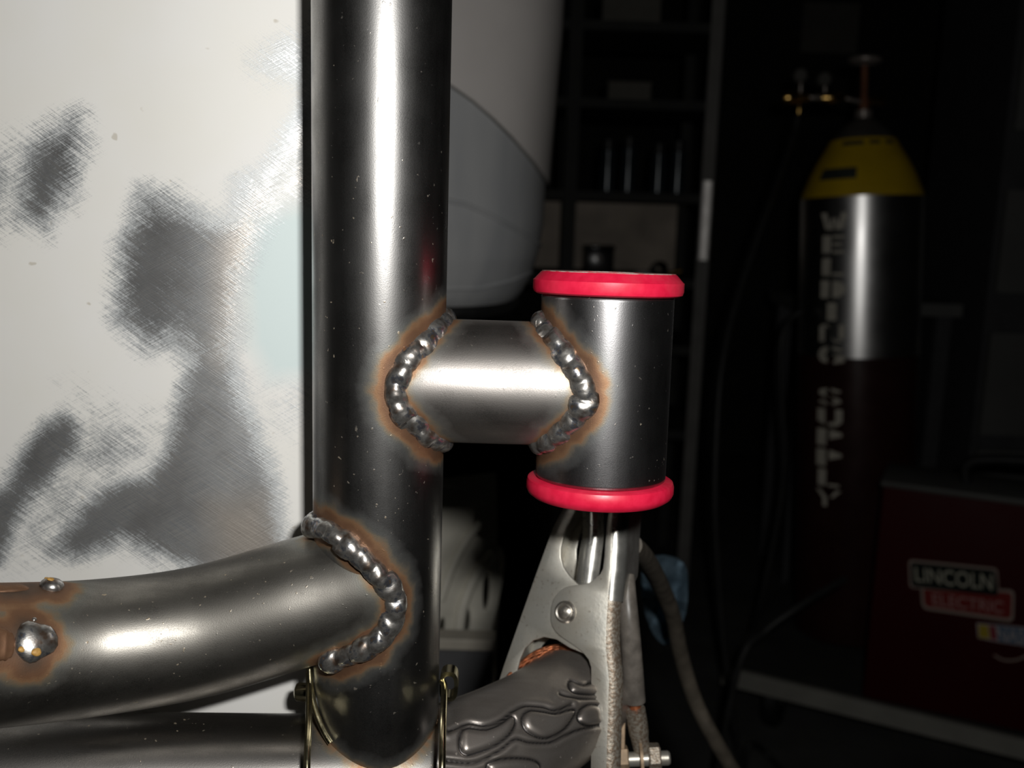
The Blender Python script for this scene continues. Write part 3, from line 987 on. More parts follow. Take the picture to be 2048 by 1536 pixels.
jawA = [(1172, 930), (1106, 1054), (1070, 1153), (1040, 1238), (1007, 1332), (988, 1392), (1024, 1396), (1032, 1350), (1040, 1318), (1050, 1296), (1066, 1281), (1088, 1274), (1113, 1279), (1140, 1296), (1175, 1310),
        (1200, 1270), (1196, 1200), (1178, 1180), (1155, 1168), (1138, 1151), (1126, 1134), (1121, 1115), (1121, 1097), (1126, 1076), (1133, 1055), (1205, 930)]
jawB = [(1213, 1053), (1210, 1090), (1209, 1111), (1206, 1137), (1200, 1149), (1190, 1158), (1177, 1166), (1155, 1170), (1133, 1174), (1118, 1183), (1107, 1198), (1102, 1215), (1101, 1239), (1104, 1252), (1112, 1265),
        (1124, 1275), (1144, 1288), (1164, 1303), (1177, 1319), (1182, 1335), (1183, 1414), (1182, 1487), (1180, 1640), (1211, 1640), (1216, 1450), (1219, 1360), (1213, 1300), (1213, 1250), (1217, 1190), (1222, 1140), (1226, 1053), (1238, 930), (1228, 930)]
TH = 0.0016
obj('rear_jaw_plate', *plate_geo(poly_px(jawA, -0.0018), [], CL0 - CLN * 0.0018, E1, E2, CLN, TH, 0.0003), M['zinc'], clamp, sharp=30)
obj('front_jaw_plate', *plate_geo(poly_px(jawB), [], CL0, E1, E2, CLN, TH, 0.0003), M['zinc'], clamp, sharp=30)
# the far flange of each half
shift = -(WEB)
pa = poly_px(jawA, -0.0018); pb = poly_px(jawB)
obj('rear_jaw_flange', *plate_geo(pa, [], CL0 + CLN * (shift + 0.002), E1, E2, CLN, TH, 0.0003), M['zinc'], clamp, sharp=30)
farB = [(a, b) for (a, b) in pb]
obj('front_jaw_flange', *plate_geo(farB, [], CL0 + CLN * shift, E1, E2, CLN, TH, 0.0003), M['brown_zinc'], clamp, sharp=30)
# rounded back (web) of the front half, upper length only
fold = [(1238, 930), (1226, 1053), (1224, 1090), (1222, 1130), (1219, 1160), (1216, 1200)]
fo = spline([CL0 + E1 * a + E2 * b for a, b in poly_px(fold)], 40)


def web_strip(line, depth_of, bend=0.0055, out=1.0, mat=None, name='web', bulge=0.0):
    vs = []; fs = []
    n = 18
    for i, p in enumerate(line):
        dp = depth_of(i / (len(line) - 1))
        for k in range(n):
            u = k / (n - 1)
            if u < 0.45:                      # the rolled corner
                a = u / 0.45 * PI / 2
                q = p + E1 * out * (bend * math.sin(a) - 0.0006) - CLN * (bend * (1 - math.cos(a)))
            else:
                q = p + E1 * out * (bend - 0.0006) - CLN * (bend + (u - 0.45) / 0.55 * max(dp - bend, 0.0))
            vs.append(q)
    m = len(line)
    base = len(vs)
    # inner skin
    for i, p in enumerate(line):
        dp = depth_of(i / (m - 1))
        for k in range(n):
            u = k / (n - 1)
            b2 = bend - TH
            if u < 0.45:
                a = u / 0.45 * PI / 2
                q = p + E1 * out * (b2 * math.sin(a) - 0.0006) - CLN * (TH + b2 * (1 - math.cos(a)))
            else:
                q = p + E1 * out * (b2 - 0.0006) - CLN * (bend + (u - 0.45) / 0.55 * max(dp - bend, 0.0))
            vs.append(q)
    for i in range(m - 1):
        for k in range(n - 1):
            a = i * n + k
            fs.append((a, a + 1, a + n + 1, a + n))
            fs.append((base + a, base + a + n, base + a + n + 1, base + a + 1))
        for k in (0, n - 1):
            a = i * n + k
            fs.append((a, a + n, base + a + n, base + a))
    for i in (0, m - 1):
        for k in range(n - 1):
            a = i * n + k
            fs.append((a, base + a, base + a + 1, a + 1))
    return obj(name, vs, fs, mat or M['zinc'], clamp, sharp=50)


web_strip(fo, lambda t: WEB if t < 0.72 else 0.0056 + (WEB - 0.0056) * max(0.0, 1 - ((t - 0.72) / 0.28)) ** 0.6, name='back_web', mat=M['zinc_bright'])
fold2 = [(1217, 1190), (1213, 1250), (1214, 1300), (1219, 1360), (1216, 1450), (1211, 1640)]
fo2 = spline([CL0 + E1 * a + E2 * b for a, b in poly_px(fold2)], 40)
web_strip(fo2, lambda t: 0.0050, bend=0.0048, name='rolled_edge', mat=M['zinc_rough'])
# the rear half's back, along its left edge (seen only from inside)
foldA = [(1172, 930), (1106, 1054), (1070, 1153), (1040, 1238), (1007, 1332), (988, 1392)]
foA = [CL0 - CLN * 0.0018 + E1 * a + E2 * b for a, b in poly_px(foldA, -0.0018)]
wv, wf = [], []
for p in foA:
    for (o_, d_) in ((0.0008, 0.0008), (0.0008, WEB - 0.002), (0.0024, WEB - 0.002), (0.0024, 0.0008)):
        wv.append(p + E1 * o_ - CLN * d_)
for i in range(len(foA) - 1):
    for k in range(4):
        wf.append((i * 4 + k, i * 4 + (k + 1) % 4, (i + 1) * 4 + (k + 1) % 4, (i + 1) * 4 + k))
obj('rear_jaw_web', wv, wf, M['zinc'], clamp, smooth=False)
# spring leaf between the halves
sl = [(1176, 930), (1182, 1053), (1176, 1110), (1168, 1170), (1160, 1230)]
lf = spline([CL0 - CLN * 0.008 + E1 * a + E2 * b for a, b in poly_px(sl, -0.008)], 24)
lv, lfc = [], []
for p in lf:
    for k in range(9):
        a = (k / 8 - 0.5) * 2.2
        lv.append(p + E1 * (0.0055 * math.sin(a)) - CLN * (0.0055 * (1 - math.cos(a))))
for i in range(len(lf) - 1):
    for k in range(8):
        a = i * 9 + k; lfc.append((a, a + 1, a + 10, a + 9))
obj('spring_leaf', lv, lfc, M['zinc_bright'], clamp, sharp=None)
# rivet
rp_ = CL0 + E1 * on_clamp(1131, 1224)[0] + E2 * on_clamp(1131, 1224)[1]
rv = obj('rivet', *lathe_geo([(0.0046, 0.0), (0.0045, 0.0005), (0.0038, 0.0010), (0.0031, 0.0008), (0.0029, 0.0003), (0.0026, 0.0005), (0.0024, 0.0012), (0.0012, 0.0017), (0.0, 0.0018)], rp_, CLN, 40), M['chrome'], clamp, sharp=40)
rs = obj('rivet_washer', *lathe_geo([(0.0036, 0.0001), (0.0031, 0.0011), (0.0027, 0.0012), (0.0026, 0.0004)], rp_, CLN, 40), M['chrome'], clamp, sharp=40)
# copper braid arching over the tube between the jaws
br = [at(1016, 1378, 0.050), at(1034, 1356, 0.053), at(1060, 1331, 0.057), at(1088, 1311, 0.060), at(1118, 1301, 0.060), at(1146, 1302, 0.057), at(1172, 1318, 0.055), at(1186, 1340, 0.054)]
bp = spline(br, 90)
bfr = frames(bp)
mbr = MB()
for s in range(26):
    ph = s / 26 * 2 * PI; layer = 1 if s % 2 else -1
    line = []
    for i, p in enumerate(bp):
        t_, a_, b_ = bfr[i]
        x = 0.0031 * math.sin(ph + layer * i * 0.045); y = 0.0012 * math.cos(ph + layer * i * 0.045)
        wid = 1.0 if i < 30 else max(0.3, 1.0 - 0.9 * (i - 30) / 40)
        line.append(p + V((0, 0, 1)).cross(t_).normalized() * x * 0.7 + t_.cross(V((0, 0, 1)).cross(t_).normalized()) * (x * 0.8 * wid + y * wid))
    mbr.add(*sweep_geo(line[::2], 0.00055, 6))
mbr.build('copper_braid', M['copper'], clamp, sharp=None)
# crimped lug and bolt at the clamp's lower right
lug0 = at(1270, 1404, 0.050)
lb = [at(1269, 1402, 0.052), at(1272, 1425, 0.051)]
obj('bare_wire', *sweep_geo(lb, 0.0024, 18), M['copper'], clamp)
cr = [at(1270, 1418, 0.050), at(1274, 1440, 0.050), at(1277, 1462, 0.050), at(1281, 1486, 0.050), at(1288, 1512, 0.050)]
obj('cable_lug', *sweep_geo(spline(cr, 20), [0.0042] * 11 + [0.0040, 0.0038, 0.0037, 0.0036, 0.0036, 0.0036, 0.0036, 0.0036, 0.0036], 28), M['zinc_rough'], clamp)
ba = at(1236, 1520, 0.048); bb = at(1336, 1516, 0.048)
bd = (bb - ba).normalized(); bl = (bb - ba).length


def hexa(c, d, r, h):
    d = d.normalized(); a = (V((0, 0, 1)) - d * d.z).normalized(); b = d.cross(a)
    vs = []
    for hh, rr in ((0, r * 0.93), (h * 0.12, r), (h * 0.88, r), (h, r * 0.93)):
        for j in range(6):
            th = PI / 3 * j + 0.3
            vs.append(c + d * hh + (a * math.cos(th) + b * math.sin(th)) * rr)
    fs = [tuple(range(6)), tuple(range(18, 24))]
    for i in range(3):
        for j in range(6):
            fs.append((i * 6 + j, i * 6 + (j + 1) % 6, (i + 1) * 6 + (j + 1) % 6, (i + 1) * 6 + j))
    return vs, fs


obj('bolt', *lathe_geo([(0.0030, 0), (0.0030, bl), (0.0024, bl + 0.0008), (0, bl + 0.001)], ba, bd, 28), M['zinc'], clamp)
obj('bolt_head', *hexa(ba, bd, 0.0060, 0.0042), M['brown_zinc'], clamp, smooth=False)
obj('nut', *hexa(ba + bd * (bl * 0.60), bd, 0.0064, 0.0050), M['zinc_rough'], clamp, smooth=False)
obj('washer', *lathe_geo([(0.0030, 0), (0.0082, 0.0), (0.0082, 0.0012), (0.0030, 0.0012)], ba + bd * (bl * 0.42), bd, 32, ring=True), M['brown_zinc'], clamp)
# rubber sleeved lead inside the clamp
ctl = [at(1252, 1150, 0.062), at(1254, 1190, 0.058), at(1258, 1240, 0.054), at(1264, 1320, 0.052), at(1269, 1402, 0.0515)]
obj('rubber_sleeve', *sweep_geo(spline(ctl, 40), [0.0036 + 0.0010 * (i / 39) for i in range(40)], 26), M['grey_rubber'], clamp)

# ------------------------------------------------------------------ ground cable hanging behind the clamp
gc = [at(1262, 1090, 0.085), at(1290, 1118, 0.13), at(1318, 1165, 0.19), at(1345, 1230, 0.24), at(1362, 1310, 0.27), at(1390, 1400, 0.28), at(1430, 1480, 0.28), at(1478, 1560, 0.29), at(1560, 1700, 0.30)]
e = gc[-1]
gc += [V((e.x + 0.06, e.y + 0.02, 0.30)), V((e.x + 0.16, e.y + 0.10, 0.08)), V((e.x + 0.30, e.y + 0.25, 0.0065)), V((e.x + 0.5, e.y + 0.3, 0.0065))]
o = obj('ground_cable', *sweep_geo(spline(gc, 140), 0.0050, 18), M['cable'], loc=(e.x + 0.3, e.y + 0.25, 0))
tag(o, 'dusty grey-brown welding cable curving down to the right behind the ground clamp', 'cable')

# blue rag draped over the cable
rag_px = [(1296, 1122), (1330, 1114), (1368, 1128), (1376, 1165), (1372, 1225), (1352, 1270), (1334, 1290), (1312, 1276), (1294, 1240), (1284, 1195), (1284, 1150)]
rg = smooth2d(rag_px, 3)
rv_, rf_ = [], []
cx_, cy_ = 1328, 1195
K = 10
for k in range(K + 1):
    s = k / K
    for (u, v) in rg:
        uu = cx_ + (u - cx_) * s; vv = cy_ + (v - cy_) * s
        yy = 0.30 + 0.012 * math.sin(uu * 0.10 + vv * 0.02) + 0.006 * math.sin(vv * 0.13)
        rv_.append(at(uu, vv, yy))
m = len(rg)
for k in range(K):
    for j in range(m):
        j2 = (j + 1) % m
        rf_.append((k * m + j, k * m + j2, (k + 1) * m + j2, (k + 1) * m + j))
nb = len(rv_)
rv_ += [p + V((0, 0.004, 0)) for p in rv_]
rf_ += [tuple(i + nb for i in reversed(f)) for f in list(rf_)]
for j in range(m):
    j2 = (j + 1) % m; b0 = K * m
    rf_.append((b0 + j, b0 + j2, nb + b0 + j2, nb + b0 + j))
o = obj('rag', rv_, rf_, M['blue'], loc=at(1330, 1290, 0.30)); tag(o, 'dull blue cloth rag hanging behind the ground clamp and its cable', 'rag')

# ------------------------------------------------------------------ far white car body
CB_Y = 0.80; CB_A = 0.0; CB_B = 0.26
car_prof_px = [(-260, 1126), (-120, 1122), (0, 1117), (100, 1112), (200, 1103), (300, 1094), (380, 1088), (440, 1085), (500, 1075), (540, 1062), (570, 1046), (588, 1030)]
cb = [at(u, v, CB_Y) for v, u in car_prof_px]
CBX = -0.22


def car_r(z):
    zz = [p.z for p in cb][::-1]; xx = [p.x - CBX for p in cb][::-1]
    return float(np.interp(z, zz, xx))


car_zb = cb[-1].z; car_zt = cb[0].z


def car_pt(th, z, grow=0.0):
    r = car_r(z) + grow
    q = lambda c, e: abs(c) ** e * (1 if c > 0 else -1)
    return V((CBX + r * q(math.sin(th), 0.5), CB_Y - (CB_B - 0.3 + r + 0.0) * q(math.cos(th), 0.5), z))


line_u = [700, 820, 900, 940, 980, 1020, 1060, 1090, 1130]
line_v = [40, 118, 172, 200, 235, 275, 322, 366, 430]
ths = np.concatenate([np.linspace(-PI / 2, 0, 30)[:-1], np.linspace(0, PI / 2, 70)])


def split_z(th):
    lo, hi = car_zb + 0.02, car_zt - 0.02
    for _ in range(40):
        m_ = (lo + hi) / 2
        u, v = proj(car_pt(th, m_))
        if v > np.interp(u, line_u, line_v): lo = m_
        else: hi = m_
    return lo


sz = [split_z(t_) for t_ in ths]
car = thing('car_body', 'pale rounded vehicle body seen dimly to the right of the tall post, grey lower skirt', 'vehicle body', (CBX, CB_Y, car_zb))
for name, mat, upper, grow in (('upper_panel', M['car_white'], True, 0.004), ('lower_panel', M['car_grey'], False, 0.0)):
    vs, fs = [], []
    NZ = 40
    for k in range(NZ + 1):
        for i, th in enumerate(ths):
            a, b = (sz[i], car_zt) if upper else (car_zb, sz[i] + 0.006)
            z = a + (b - a) * k / NZ
            gg = grow
            vs.append(car_pt(th, z, gg))
    n_ = len(ths)
    for k in range(NZ):
        for i in range(n_ - 1):
            fs.append((k * n_ + i, k * n_ + i + 1, (k + 1) * n_ + i + 1, (k + 1) * n_ + i))
    obj(name, vs, fs, mat, car, sharp=40)
for (line, r) in (([(700, 330), (900, 403), (930, 408), (980, 430), (1065, 478), (1090, 500)], 0.0022), ([(700, 582), (900, 577), (960, 576), (1020, 562), (1060, 545)], 0.0018)):
    us = [p[0] for p in line]; vv = [p[1] for p in line]
    pts = []
    for th in ths[20:]:
        lo, hi = car_zb, car_zt
        for _ in range(40):
            m_ = (lo + hi) / 2; u, v = proj(car_pt(th, m_))
            if v > np.interp(u, us, vv): lo = m_
            else: hi = m_
        pts.append(car_pt(th, lo, 0.0003))
    obj('seam_strip', *sweep_geo(pts, r, 8), M['car_grey'], car)
pts = [car_pt(th, z_, 0.0026) for th, z_ in zip(ths, sz)]
obj('gap_strip', *sweep_geo(pts, 0.0017, 8), M['upright'], car)
pts = [car_pt(th, car_zb, -0.004) for th in ths]
obj('lower_trim', *sweep_geo(pts, 0.010, 10), M['black'], car)
ub = [car_pt(th, car_zb, -0.006) for th in ths]
obj('underside', ub + [V((CBX, CB_Y, car_zb + 0.02))], [tuple(range(len(ub)))], M['black'], car, smooth=False)

# ------------------------------------------------------------------ pale slotted basket on a low bench
BY = 0.42
bz = at(930, 1279, BY).z
basket = thing('basket', 'pale plastic basket with oval slots standing on the low bench behind the post', 'basket', (at(930, 1275, BY + 0.05).x, BY + 0.1, bz - 0.0898))
# its right-hand wall bulges and leans; slots pierce it
bn = V((math.sin(math.radians(28)), -math.cos(math.radians(28)), 0.10)).normalized()
b0 = at(935, 1240, BY + 0.075)
be1 = V((bn.y * -1, bn.x, 0)).normalized()
if be1.x < 0: be1 = -be1
be2 = bn.cross(be1)
if be2.z < 0: be2 = -be2


def on_b(u, v):
    p = on_plane(u, v, b0, bn) - b0
    return (p.dot(be1), p.dot(be2))


wall_out = [on_b(*p) for p in smooth2d([(800, 990), (880, 972), (940, 985), (950, 1010), (946, 1060), (962, 1075), (1000, 1092), (1010, 1115), (1006, 1160), (996, 1210), (985, 1255), (976, 1320), (900, 1322), (800, 1322)], 3)]


def oval(u, v, a, b, tilt=0.0): return [on_b(u + a * math.cos(t) + tilt * math.sin(t), v + b * math.sin(t)) for t in np.linspace(0, 2 * PI, 25)[:-1]]


slots = [oval(973, 1183, 7, 37, -2), oval(932, 1244, 9, 29, -2), oval(1000, 1128, 2.5, 24, 0), oval(884, 1255, 6, 20, -2)]
g = plate_geo(wall_out, slots, b0, be1, be2, bn, 0.004, 0.0006)
obj('slotted_wall', *g, M['basket'], basket, sharp=30)
g_wall = g[0]
fold_l = [on_b(*p) for p in [(880, 1200), (905, 1130), (935, 1075), (960, 1045)]]
rp2 = spline([b0 + be1 * a + be2 * b + bn * 0.0008 for a, b in fold_l], 24)
obj('rib', *sweep_geo(rp2, 0.004, 12), M['basket'], basket)
fold_l = [on_b(*p) for p in [(915, 1270), (925, 1210), (950, 1150), (985, 1105)]]
rp2 = spline([b0 + be1 * a + be2 * b + bn * 0.0008 for a, b in fold_l], 24)
obj('rib', *sweep_geo(rp2, 0.005, 12), M['basket'], basket)
obj('rear_wall', *box_geo(b0 + V((-0.05, 0.14, 0.03)), 0.16, 0.004, 0.11, (be1, bn, be2)), M['basket'], basket, smooth=False)
obj('base_tray', *box_geo((b0.x - 0.05, BY + 0.14, min(p.z for p in g_wall) + 0.002), 0.13, 0.12, 0.004), M['basket'], basket, smooth=False)

BT = min(p.z for p in g_wall) - 0.0002
bench = thing('bench', 'low bench with a pale front board, behind the foot of the post', 'bench', (0.0, BY + 0.2, 0))
bx1 = at(992, 1285, BY).x
bx0 = -0.55
obj('front_board', *box_geo(((bx0 + bx1) / 2, BY + 0.008, bz - 0.004), bx1 - bx0, 0.02, 0.0085 * 1.1, bev=0.001), M['bench_edge'], bench, smooth=False)
obj('bench_top', *box_geo(((bx0 + bx1) / 2, BY + 0.205, BT - 0.0052), bx1 - bx0, 0.36, 0.010), M['bench_edge'], bench, smooth=False)
obj('apron', *box_geo(((bx0 + bx1) / 2, BY + 0.012, bz - 0.06), bx1 - bx0 - 0.004, 0.012, 0.100), M['bench_dark'], bench, smooth=False)
for x in (bx0 + 0.03, bx1 - 0.04):
    for y in (BY + 0.06, BY + 0.35):
        obj('leg', *box_geo((x, y, (BT - 0.0105) / 2), 0.04, 0.04, BT - 0.0105), M['bench_dark'], bench, smooth=False)


# ------------------------------------------------------------------ shelf unit at the back and what stands on it
SY = 1.95
shelf = thing('shelf_unit', 'dark steel shelving against the back with grey uprights, behind the red bushings', 'shelf', (at(1290, 700, SY).x, SY, 0))


def upright(u_top, v_top, u_bot, v_bot, wpx, y, mat, name='upright'):
    a = at(u_top, v_top, y); b = at(u_bot, v_bot, y)
    x = (a.x + b.x) / 2
    k = (y - CAM.y) / FPX * wpx
    vs, fs = [], []
    t_ = 0.003
    prof = [(-k / 2, 0), (k / 2, 0), (k / 2, 0.03), (k / 2 - t_, 0.03), (k / 2 - t_, t_), (-k / 2, t_)]
    for z in (b.z, a.z):
        for (dx, dy) in prof: vs.append(V((x + dx, y + dy, z)))
    for i in range(6): fs.append((i, (i + 1) % 6, 6 + (i + 1) % 6, 6 + i))
    fs += [tuple(range(6)), tuple(range(6, 12))]
    return obj(name, vs, fs, mat, shelf, smooth=False), x


U1, xu1 = upright(1445, -300, 1425, 400, 25, SY, M['upright'])
p = at(1422, 470, SY)
zt_, zb_ = z_for(xu1, SY, 362), z_for(xu1, SY, 520)
prof = [(0.0135 * math.sin(a), -0.0032 * math.cos(a) - 0.0030 - 0.17 * 0.0135 * math.sin(a)) for a in np.linspace(-PI / 2, PI / 2, 17)]
vs = [V((xu1 + dx, SY + dy, z)) for z in (zb_, zt_) for dx, dy in prof]
fs = [(i, (i + 1) % 17, 17 + (i + 1) % 17, 17 + i) for i in range(17)] + [tuple(range(17)), tuple(range(17, 34))]
obj('pale_sleeve', vs, fs, M['galv'], shelf, sharp=40)
me_ = U1.data
for v_ in me_.vertices:
    if v_.co.z + ORG[shelf].z < 1.0: v_.co.z = 0.0 - ORG[shelf].z
U2, xu2 = upright(1150, -300, 1150, 560, 26, SY, M['shelf'])
for v_ in U2.data.vertices:
    if v_.co.z + ORG[shelf].z < 1.0: v_.co.z = 0.0 - ORG[shelf].z
xs0, xs1 = -0.45, xu1 + 0.012
for vtop in (40, 197, 384, 556, 690, 860):
    z = z_for((xu1 + xu2) / 2, SY, vtop)
    obj('shelf_board', *box_geo(((xs0 + xs1) / 2, SY + 0.17, z - 0.011), xs1 - xs0, 0.32, 0.020), M['shelf'], shelf, smooth=False)
ztb, zbb = z_for(0.2, SY, 408), z_for(0.2, SY, 552)
obj('back_board', *box_geo(((xs0 + xs1) / 2 - 0.01, SY + 0.326, (ztb + zbb) / 2), xs1 - xs0 - 0.03, 0.008, ztb - zbb + 0.01), M['board'], shelf, smooth=False)
for x in (xu1, xu2):
    obj('rear_upright', *box_geo((x, SY + 0.34, 0.85), 0.025, 0.012, 1.7), M['shelf'], shelf, smooth=False)


def on_shelf(u, v_line, y=None):
    """x from the pixel column, z of the shelf whose front edge lies at v_line"""
    z = z_for((xu1 + xu2) / 2, SY, v_line)
    yy = SY + 0.06 if y is None else y
    return V((at(u, v_line, yy).x, yy, z - 0.0009))


def can(u, h, r, label):
    p = on_shelf(u, 384)
    b = thing('spray_can', label, 'can', p, 'spray cans on the dark shelf')
    obj('body', *lathe_geo([(r - 0.002, 0), (r, 0.002), (r, h * 0.78), (r - 0.003, h * 0.80)], p, (0, 0, 1), 32), M['dark_can'], b)
    obj('cap', *lathe_geo([(r - 0.004, h * 0.80), (r - 0.004, h * 0.98), (r - 0.007, h)], p, (0, 0, 1), 32), M['can_cap'], b)


can(1213, 0.118, 0.019, 'first dark spray can from the left on the shelf, with the brightest glint')
can(1254, 0.125, 0.019, 'second dark spray can from the left on the shelf, faint glint')
can(1314, 0.112, 0.019, 'third dark spray can from the left on the shelf, glint near its foot')
can(1353, 0.120, 0.019, 'rightmost dark spray can on the shelf, nearest the grey upright')

p = on_shelf(1196, 556)
tin = thing('tin', 'square black tin on the shelf just above the upper red bushing', 'tin', p)
wt = 0.066
obj('body', *box_geo(p + V((0, 0, 0.031)), wt, 0.06, 0.062, bev=0.004), M['dark_tin'], tin, sharp=40)
obj('lid', *box_geo(p + V((0, 0, 0.066)), wt + 0.004, 0.064, 0.009, bev=0.003), M['dark_tin'], tin, sharp=40)
obj('handle', *lathe_geo([(0.004, 0), (0.006, 0.004), (0.006, 0.010), (0.0, 0.012)], p + V((-0.002, -0.031, 0.042)), (0, -1, 0), 20), M['steel_fit'], tin)

p = on_shelf(1318, 556)
g1 = thing('pipe_fitting', 'small dark metal fitting with brassy end on the shelf above the red bushing', 'fitting', p)
obj('ring', *lathe_geo([(0.010, -0.008), (0.019, -0.006), (0.019, 0.006), (0.010, 0.008)], p + V((0, 0, 0.0195)), (0.2, -1, 0), 28, ring=True), M['dark_tin'], g1)
obj('spigot', *lathe_geo([(0.004, 0), (0.006, 0.001), (0.006, 0.030), (0.004, 0.031)], p + V((0.018, -0.02, 0.010)), (1, 0, 0.25), 16), M['brass'], g1)
p = on_shelf(1284, 556)
o = obj('rag', *blob_geo(p, V((0, 0, 1)), XD, 0.022, 0.018, 0.016, 9, 0.2, 16), M['st_white'], loc=p)
tag(o, 'small crumpled pale rag on the shelf beside the black tin', 'rag')

for (u, vline, wpx, hpx, lab) in ((1258, 197, 82, 34, 'dim tan carton on the upper shelf above the spray cans'), (1262, 40, 110, 48, 'dim tan carton on the topmost shelf in view')):
    p = on_shelf(u, vline)
    k = (SY + 0.06 - CAM.y) / FPX
    cbx = thing('carton', lab, 'box', p)
    obj('box_body', *box_geo(p + V((0, 0.05, hpx * k / 2)), wpx * k, 0.11, hpx * k), M['carton'], cbx, smooth=False)
    obj('lid_flap', *box_geo(p + V((0, 0.05, hpx * k + 0.001)), wpx * k + 0.004, 0.113, 0.003), M['carton'], cbx, smooth=False)

# ------------------------------------------------------------------ cart with the gas cylinder and the welder
DZ = 0.115
TY = 1.53
d1 = at_z(1470, 1338, DZ); d2 = at_z(2048, 1478, DZ)
dd = (d2 - d1); dd.z = 0; dl = dd.length; dd.normalize()
dn = V((-dd.y, dd.x, 0))
if dn.y < 0: dn = -dn
d3 = d1 - dd * 0.02; LEN = dl + 0.30
cart = thing('welding_cart', 'low dark cart with a pale front edge carrying the gas cylinder and red welder', 'cart', d1 + V((0, 0, -DZ)))
mid = d3 + dd * (LEN / 2) + dn * 0.25
obj('deck', *box_geo(V((mid.x, mid.y, DZ - 0.012)), LEN, 0.50, 0.022, (dd, dn, V((0, 0, 1)))), M['deck_dark'], cart, smooth=False)
me0 = d3 + dd * (LEN / 2) - dn * 0.004
obj('front_edge', *box_geo(V((me0.x, me0.y, DZ - 0.014)), LEN, 0.010, 0.032, (dd, dn, V((0, 0, 1)))), M['deck'], cart, smooth=False)
for s_, q_ in ((0.08, 0.06), (LEN - 0.08, 0.06), (0.08, 0.45), (LEN - 0.08, 0.45)):
    c_ = d3 + dd * s_ + dn * q_
    w_ = obj('wheel', *lathe_geo([(0.012, -0.012), (0.042, -0.014), (0.047, -0.008), (0.047, 0.008), (0.042, 0.014), (0.012, 0.012)], V((c_.x, c_.y, 0.0475)), dd, 28, ring=True), M['black'], cart)
    obj('fork', *box_geo(V((c_.x, c_.y, 0.075)), 0.034, 0.02, 0.055, (dd, dn, V((0, 0, 1)))), M['deck_dark'], cart, smooth=False)

# gas cylinder
tb = at(1690, 1380, TY - 0.05); tb.z = DZ + 0.0075
ttop = at(1727, 236, TY)
AX = (ttop - tb).normalized(); TL = (ttop - tb).length
ub_, vb_ = proj(tb)
kpx = TL / (math.hypot(1727 - ub_, 236 - vb_))
cyl = thing('gas_cylinder', 'tall gas cylinder with a yellow shoulder, silver band and dark maroon lower body', 'gas cylinder', tb)


def hh(v): return (vb_ - v) * kpx * 1.0


RT = 114 * kpx
obj('lower_body', *lathe_geo([(RT - 0.006, 0), (RT, 0.006), (RT, hh(690))], tb, AX, 64), M['maroon'], cyl, sharp=40)
obj('silver_band', *lathe_geo([(RT, hh(690)), (RT + 0.0004, hh(690)), (RT + 0.0004, hh(388)), (RT, hh(388))], tb, AX, 64), M['silver'], cyl, sharp=40)
ysh = [(388, 114), (380, 113), (365, 107), (345, 99), (320, 86), (300, 74), (285, 65), (278, 61)]
obj('yellow_shoulder', *lathe_geo([(r * kpx, hh(v)) for v, r in ysh], tb, AX, 64), M['yellow'], cyl, sharp=60)
obj('neck_dome', *lathe_geo([(r * kpx, hh(v)) for v, r in ((278, 60), (268, 52), (256, 42), (246, 31), (238, 20), (236, 14))], tb, AX, 48), M['dome'], cyl, sharp=60)
obj('neck_ring', *lathe_geo([(13 * kpx, hh(238)), (16 * kpx, hh(236)), (16 * kpx, hh(222)), (12 * kpx, hh(220))], tb, AX, 36), M['steel_fit'], cyl)
obj('valve_stem', *lathe_geo([(10 * kpx, hh(222)), (9 * kpx, hh(200)), (7 * kpx, hh(195)), (7 * kpx, hh(138))], tb, AX, 24), M['red_brown'], cyl)
hw = tb + AX * hh(128)
g_ = MB()
for j in range(6):
    th = PI / 3 * j
    ra = V((math.cos(th), math.sin(th), 0)); g_.add(*sweep_geo([hw, hw + ra * 24 * kpx], 4 * kpx, 8))
ringp = [hw + V((math.cos(a), math.sin(a), 0)) * 26 * kpx for a in np.linspace(0, 2 * PI, 33)[:-1]]
g_.add(*sweep_geo(ringp, 6 * kpx, 10, closed=True))
g_.build('hand_wheel', M['steel_fit'], cyl)
obj('outlet_nut', *hexa(tb + AX * hh(205) + V((10 * kpx, 0, 0)), V((1, 0, 0.05)), 9 * kpx, 30 * kpx), M['brass'], cyl, smooth=False)

# curved labels on the shoulder
ref = V((0, -1, 0)); ca = (ref - AX * ref.dot(AX)).normalized(); cb_ = AX.cross(ca)
if cb_.x < 0: cb_ = -cb_


def sh_r(v): return float(np.interp(v, [y[0] for y in ysh][::-1], [y[1] for y in ysh][::-1]))


def cyl_pt(ang, v, lift=0.0006, rad=None):
    r = (rad if rad is not None else sh_r(v) * kpx) + lift
    return tb + AX * hh(v) + (ca * math.cos(ang) + cb_ * math.sin(ang)) * r


def curved_patch(a0, a1, v0, v1, rad=None, n=10, m=4, lift=0.0008):
    vs, fs = [], []
    for i in range(m + 1):
        for j in range(n + 1):
            vs.append(cyl_pt(a0 + (a1 - a0) * j / n, v0 + (v1 - v0) * i / m, lift, rad))
    for i in range(m):
        for j in range(n):
            a = i * (n + 1) + j; fs.append((a, a + 1, a + n + 2, a + n + 1))
    return vs, fs


for args in ((-1.15, -0.42, 335, 356), (-0.15, 0.15, 284, 291), (0.30, 0.62, 284, 291), (-0.9, -0.3, 284, 292)):
    obj('label_patch', *curved_patch(*args), M['dark_label'], cyl, sharp=None)

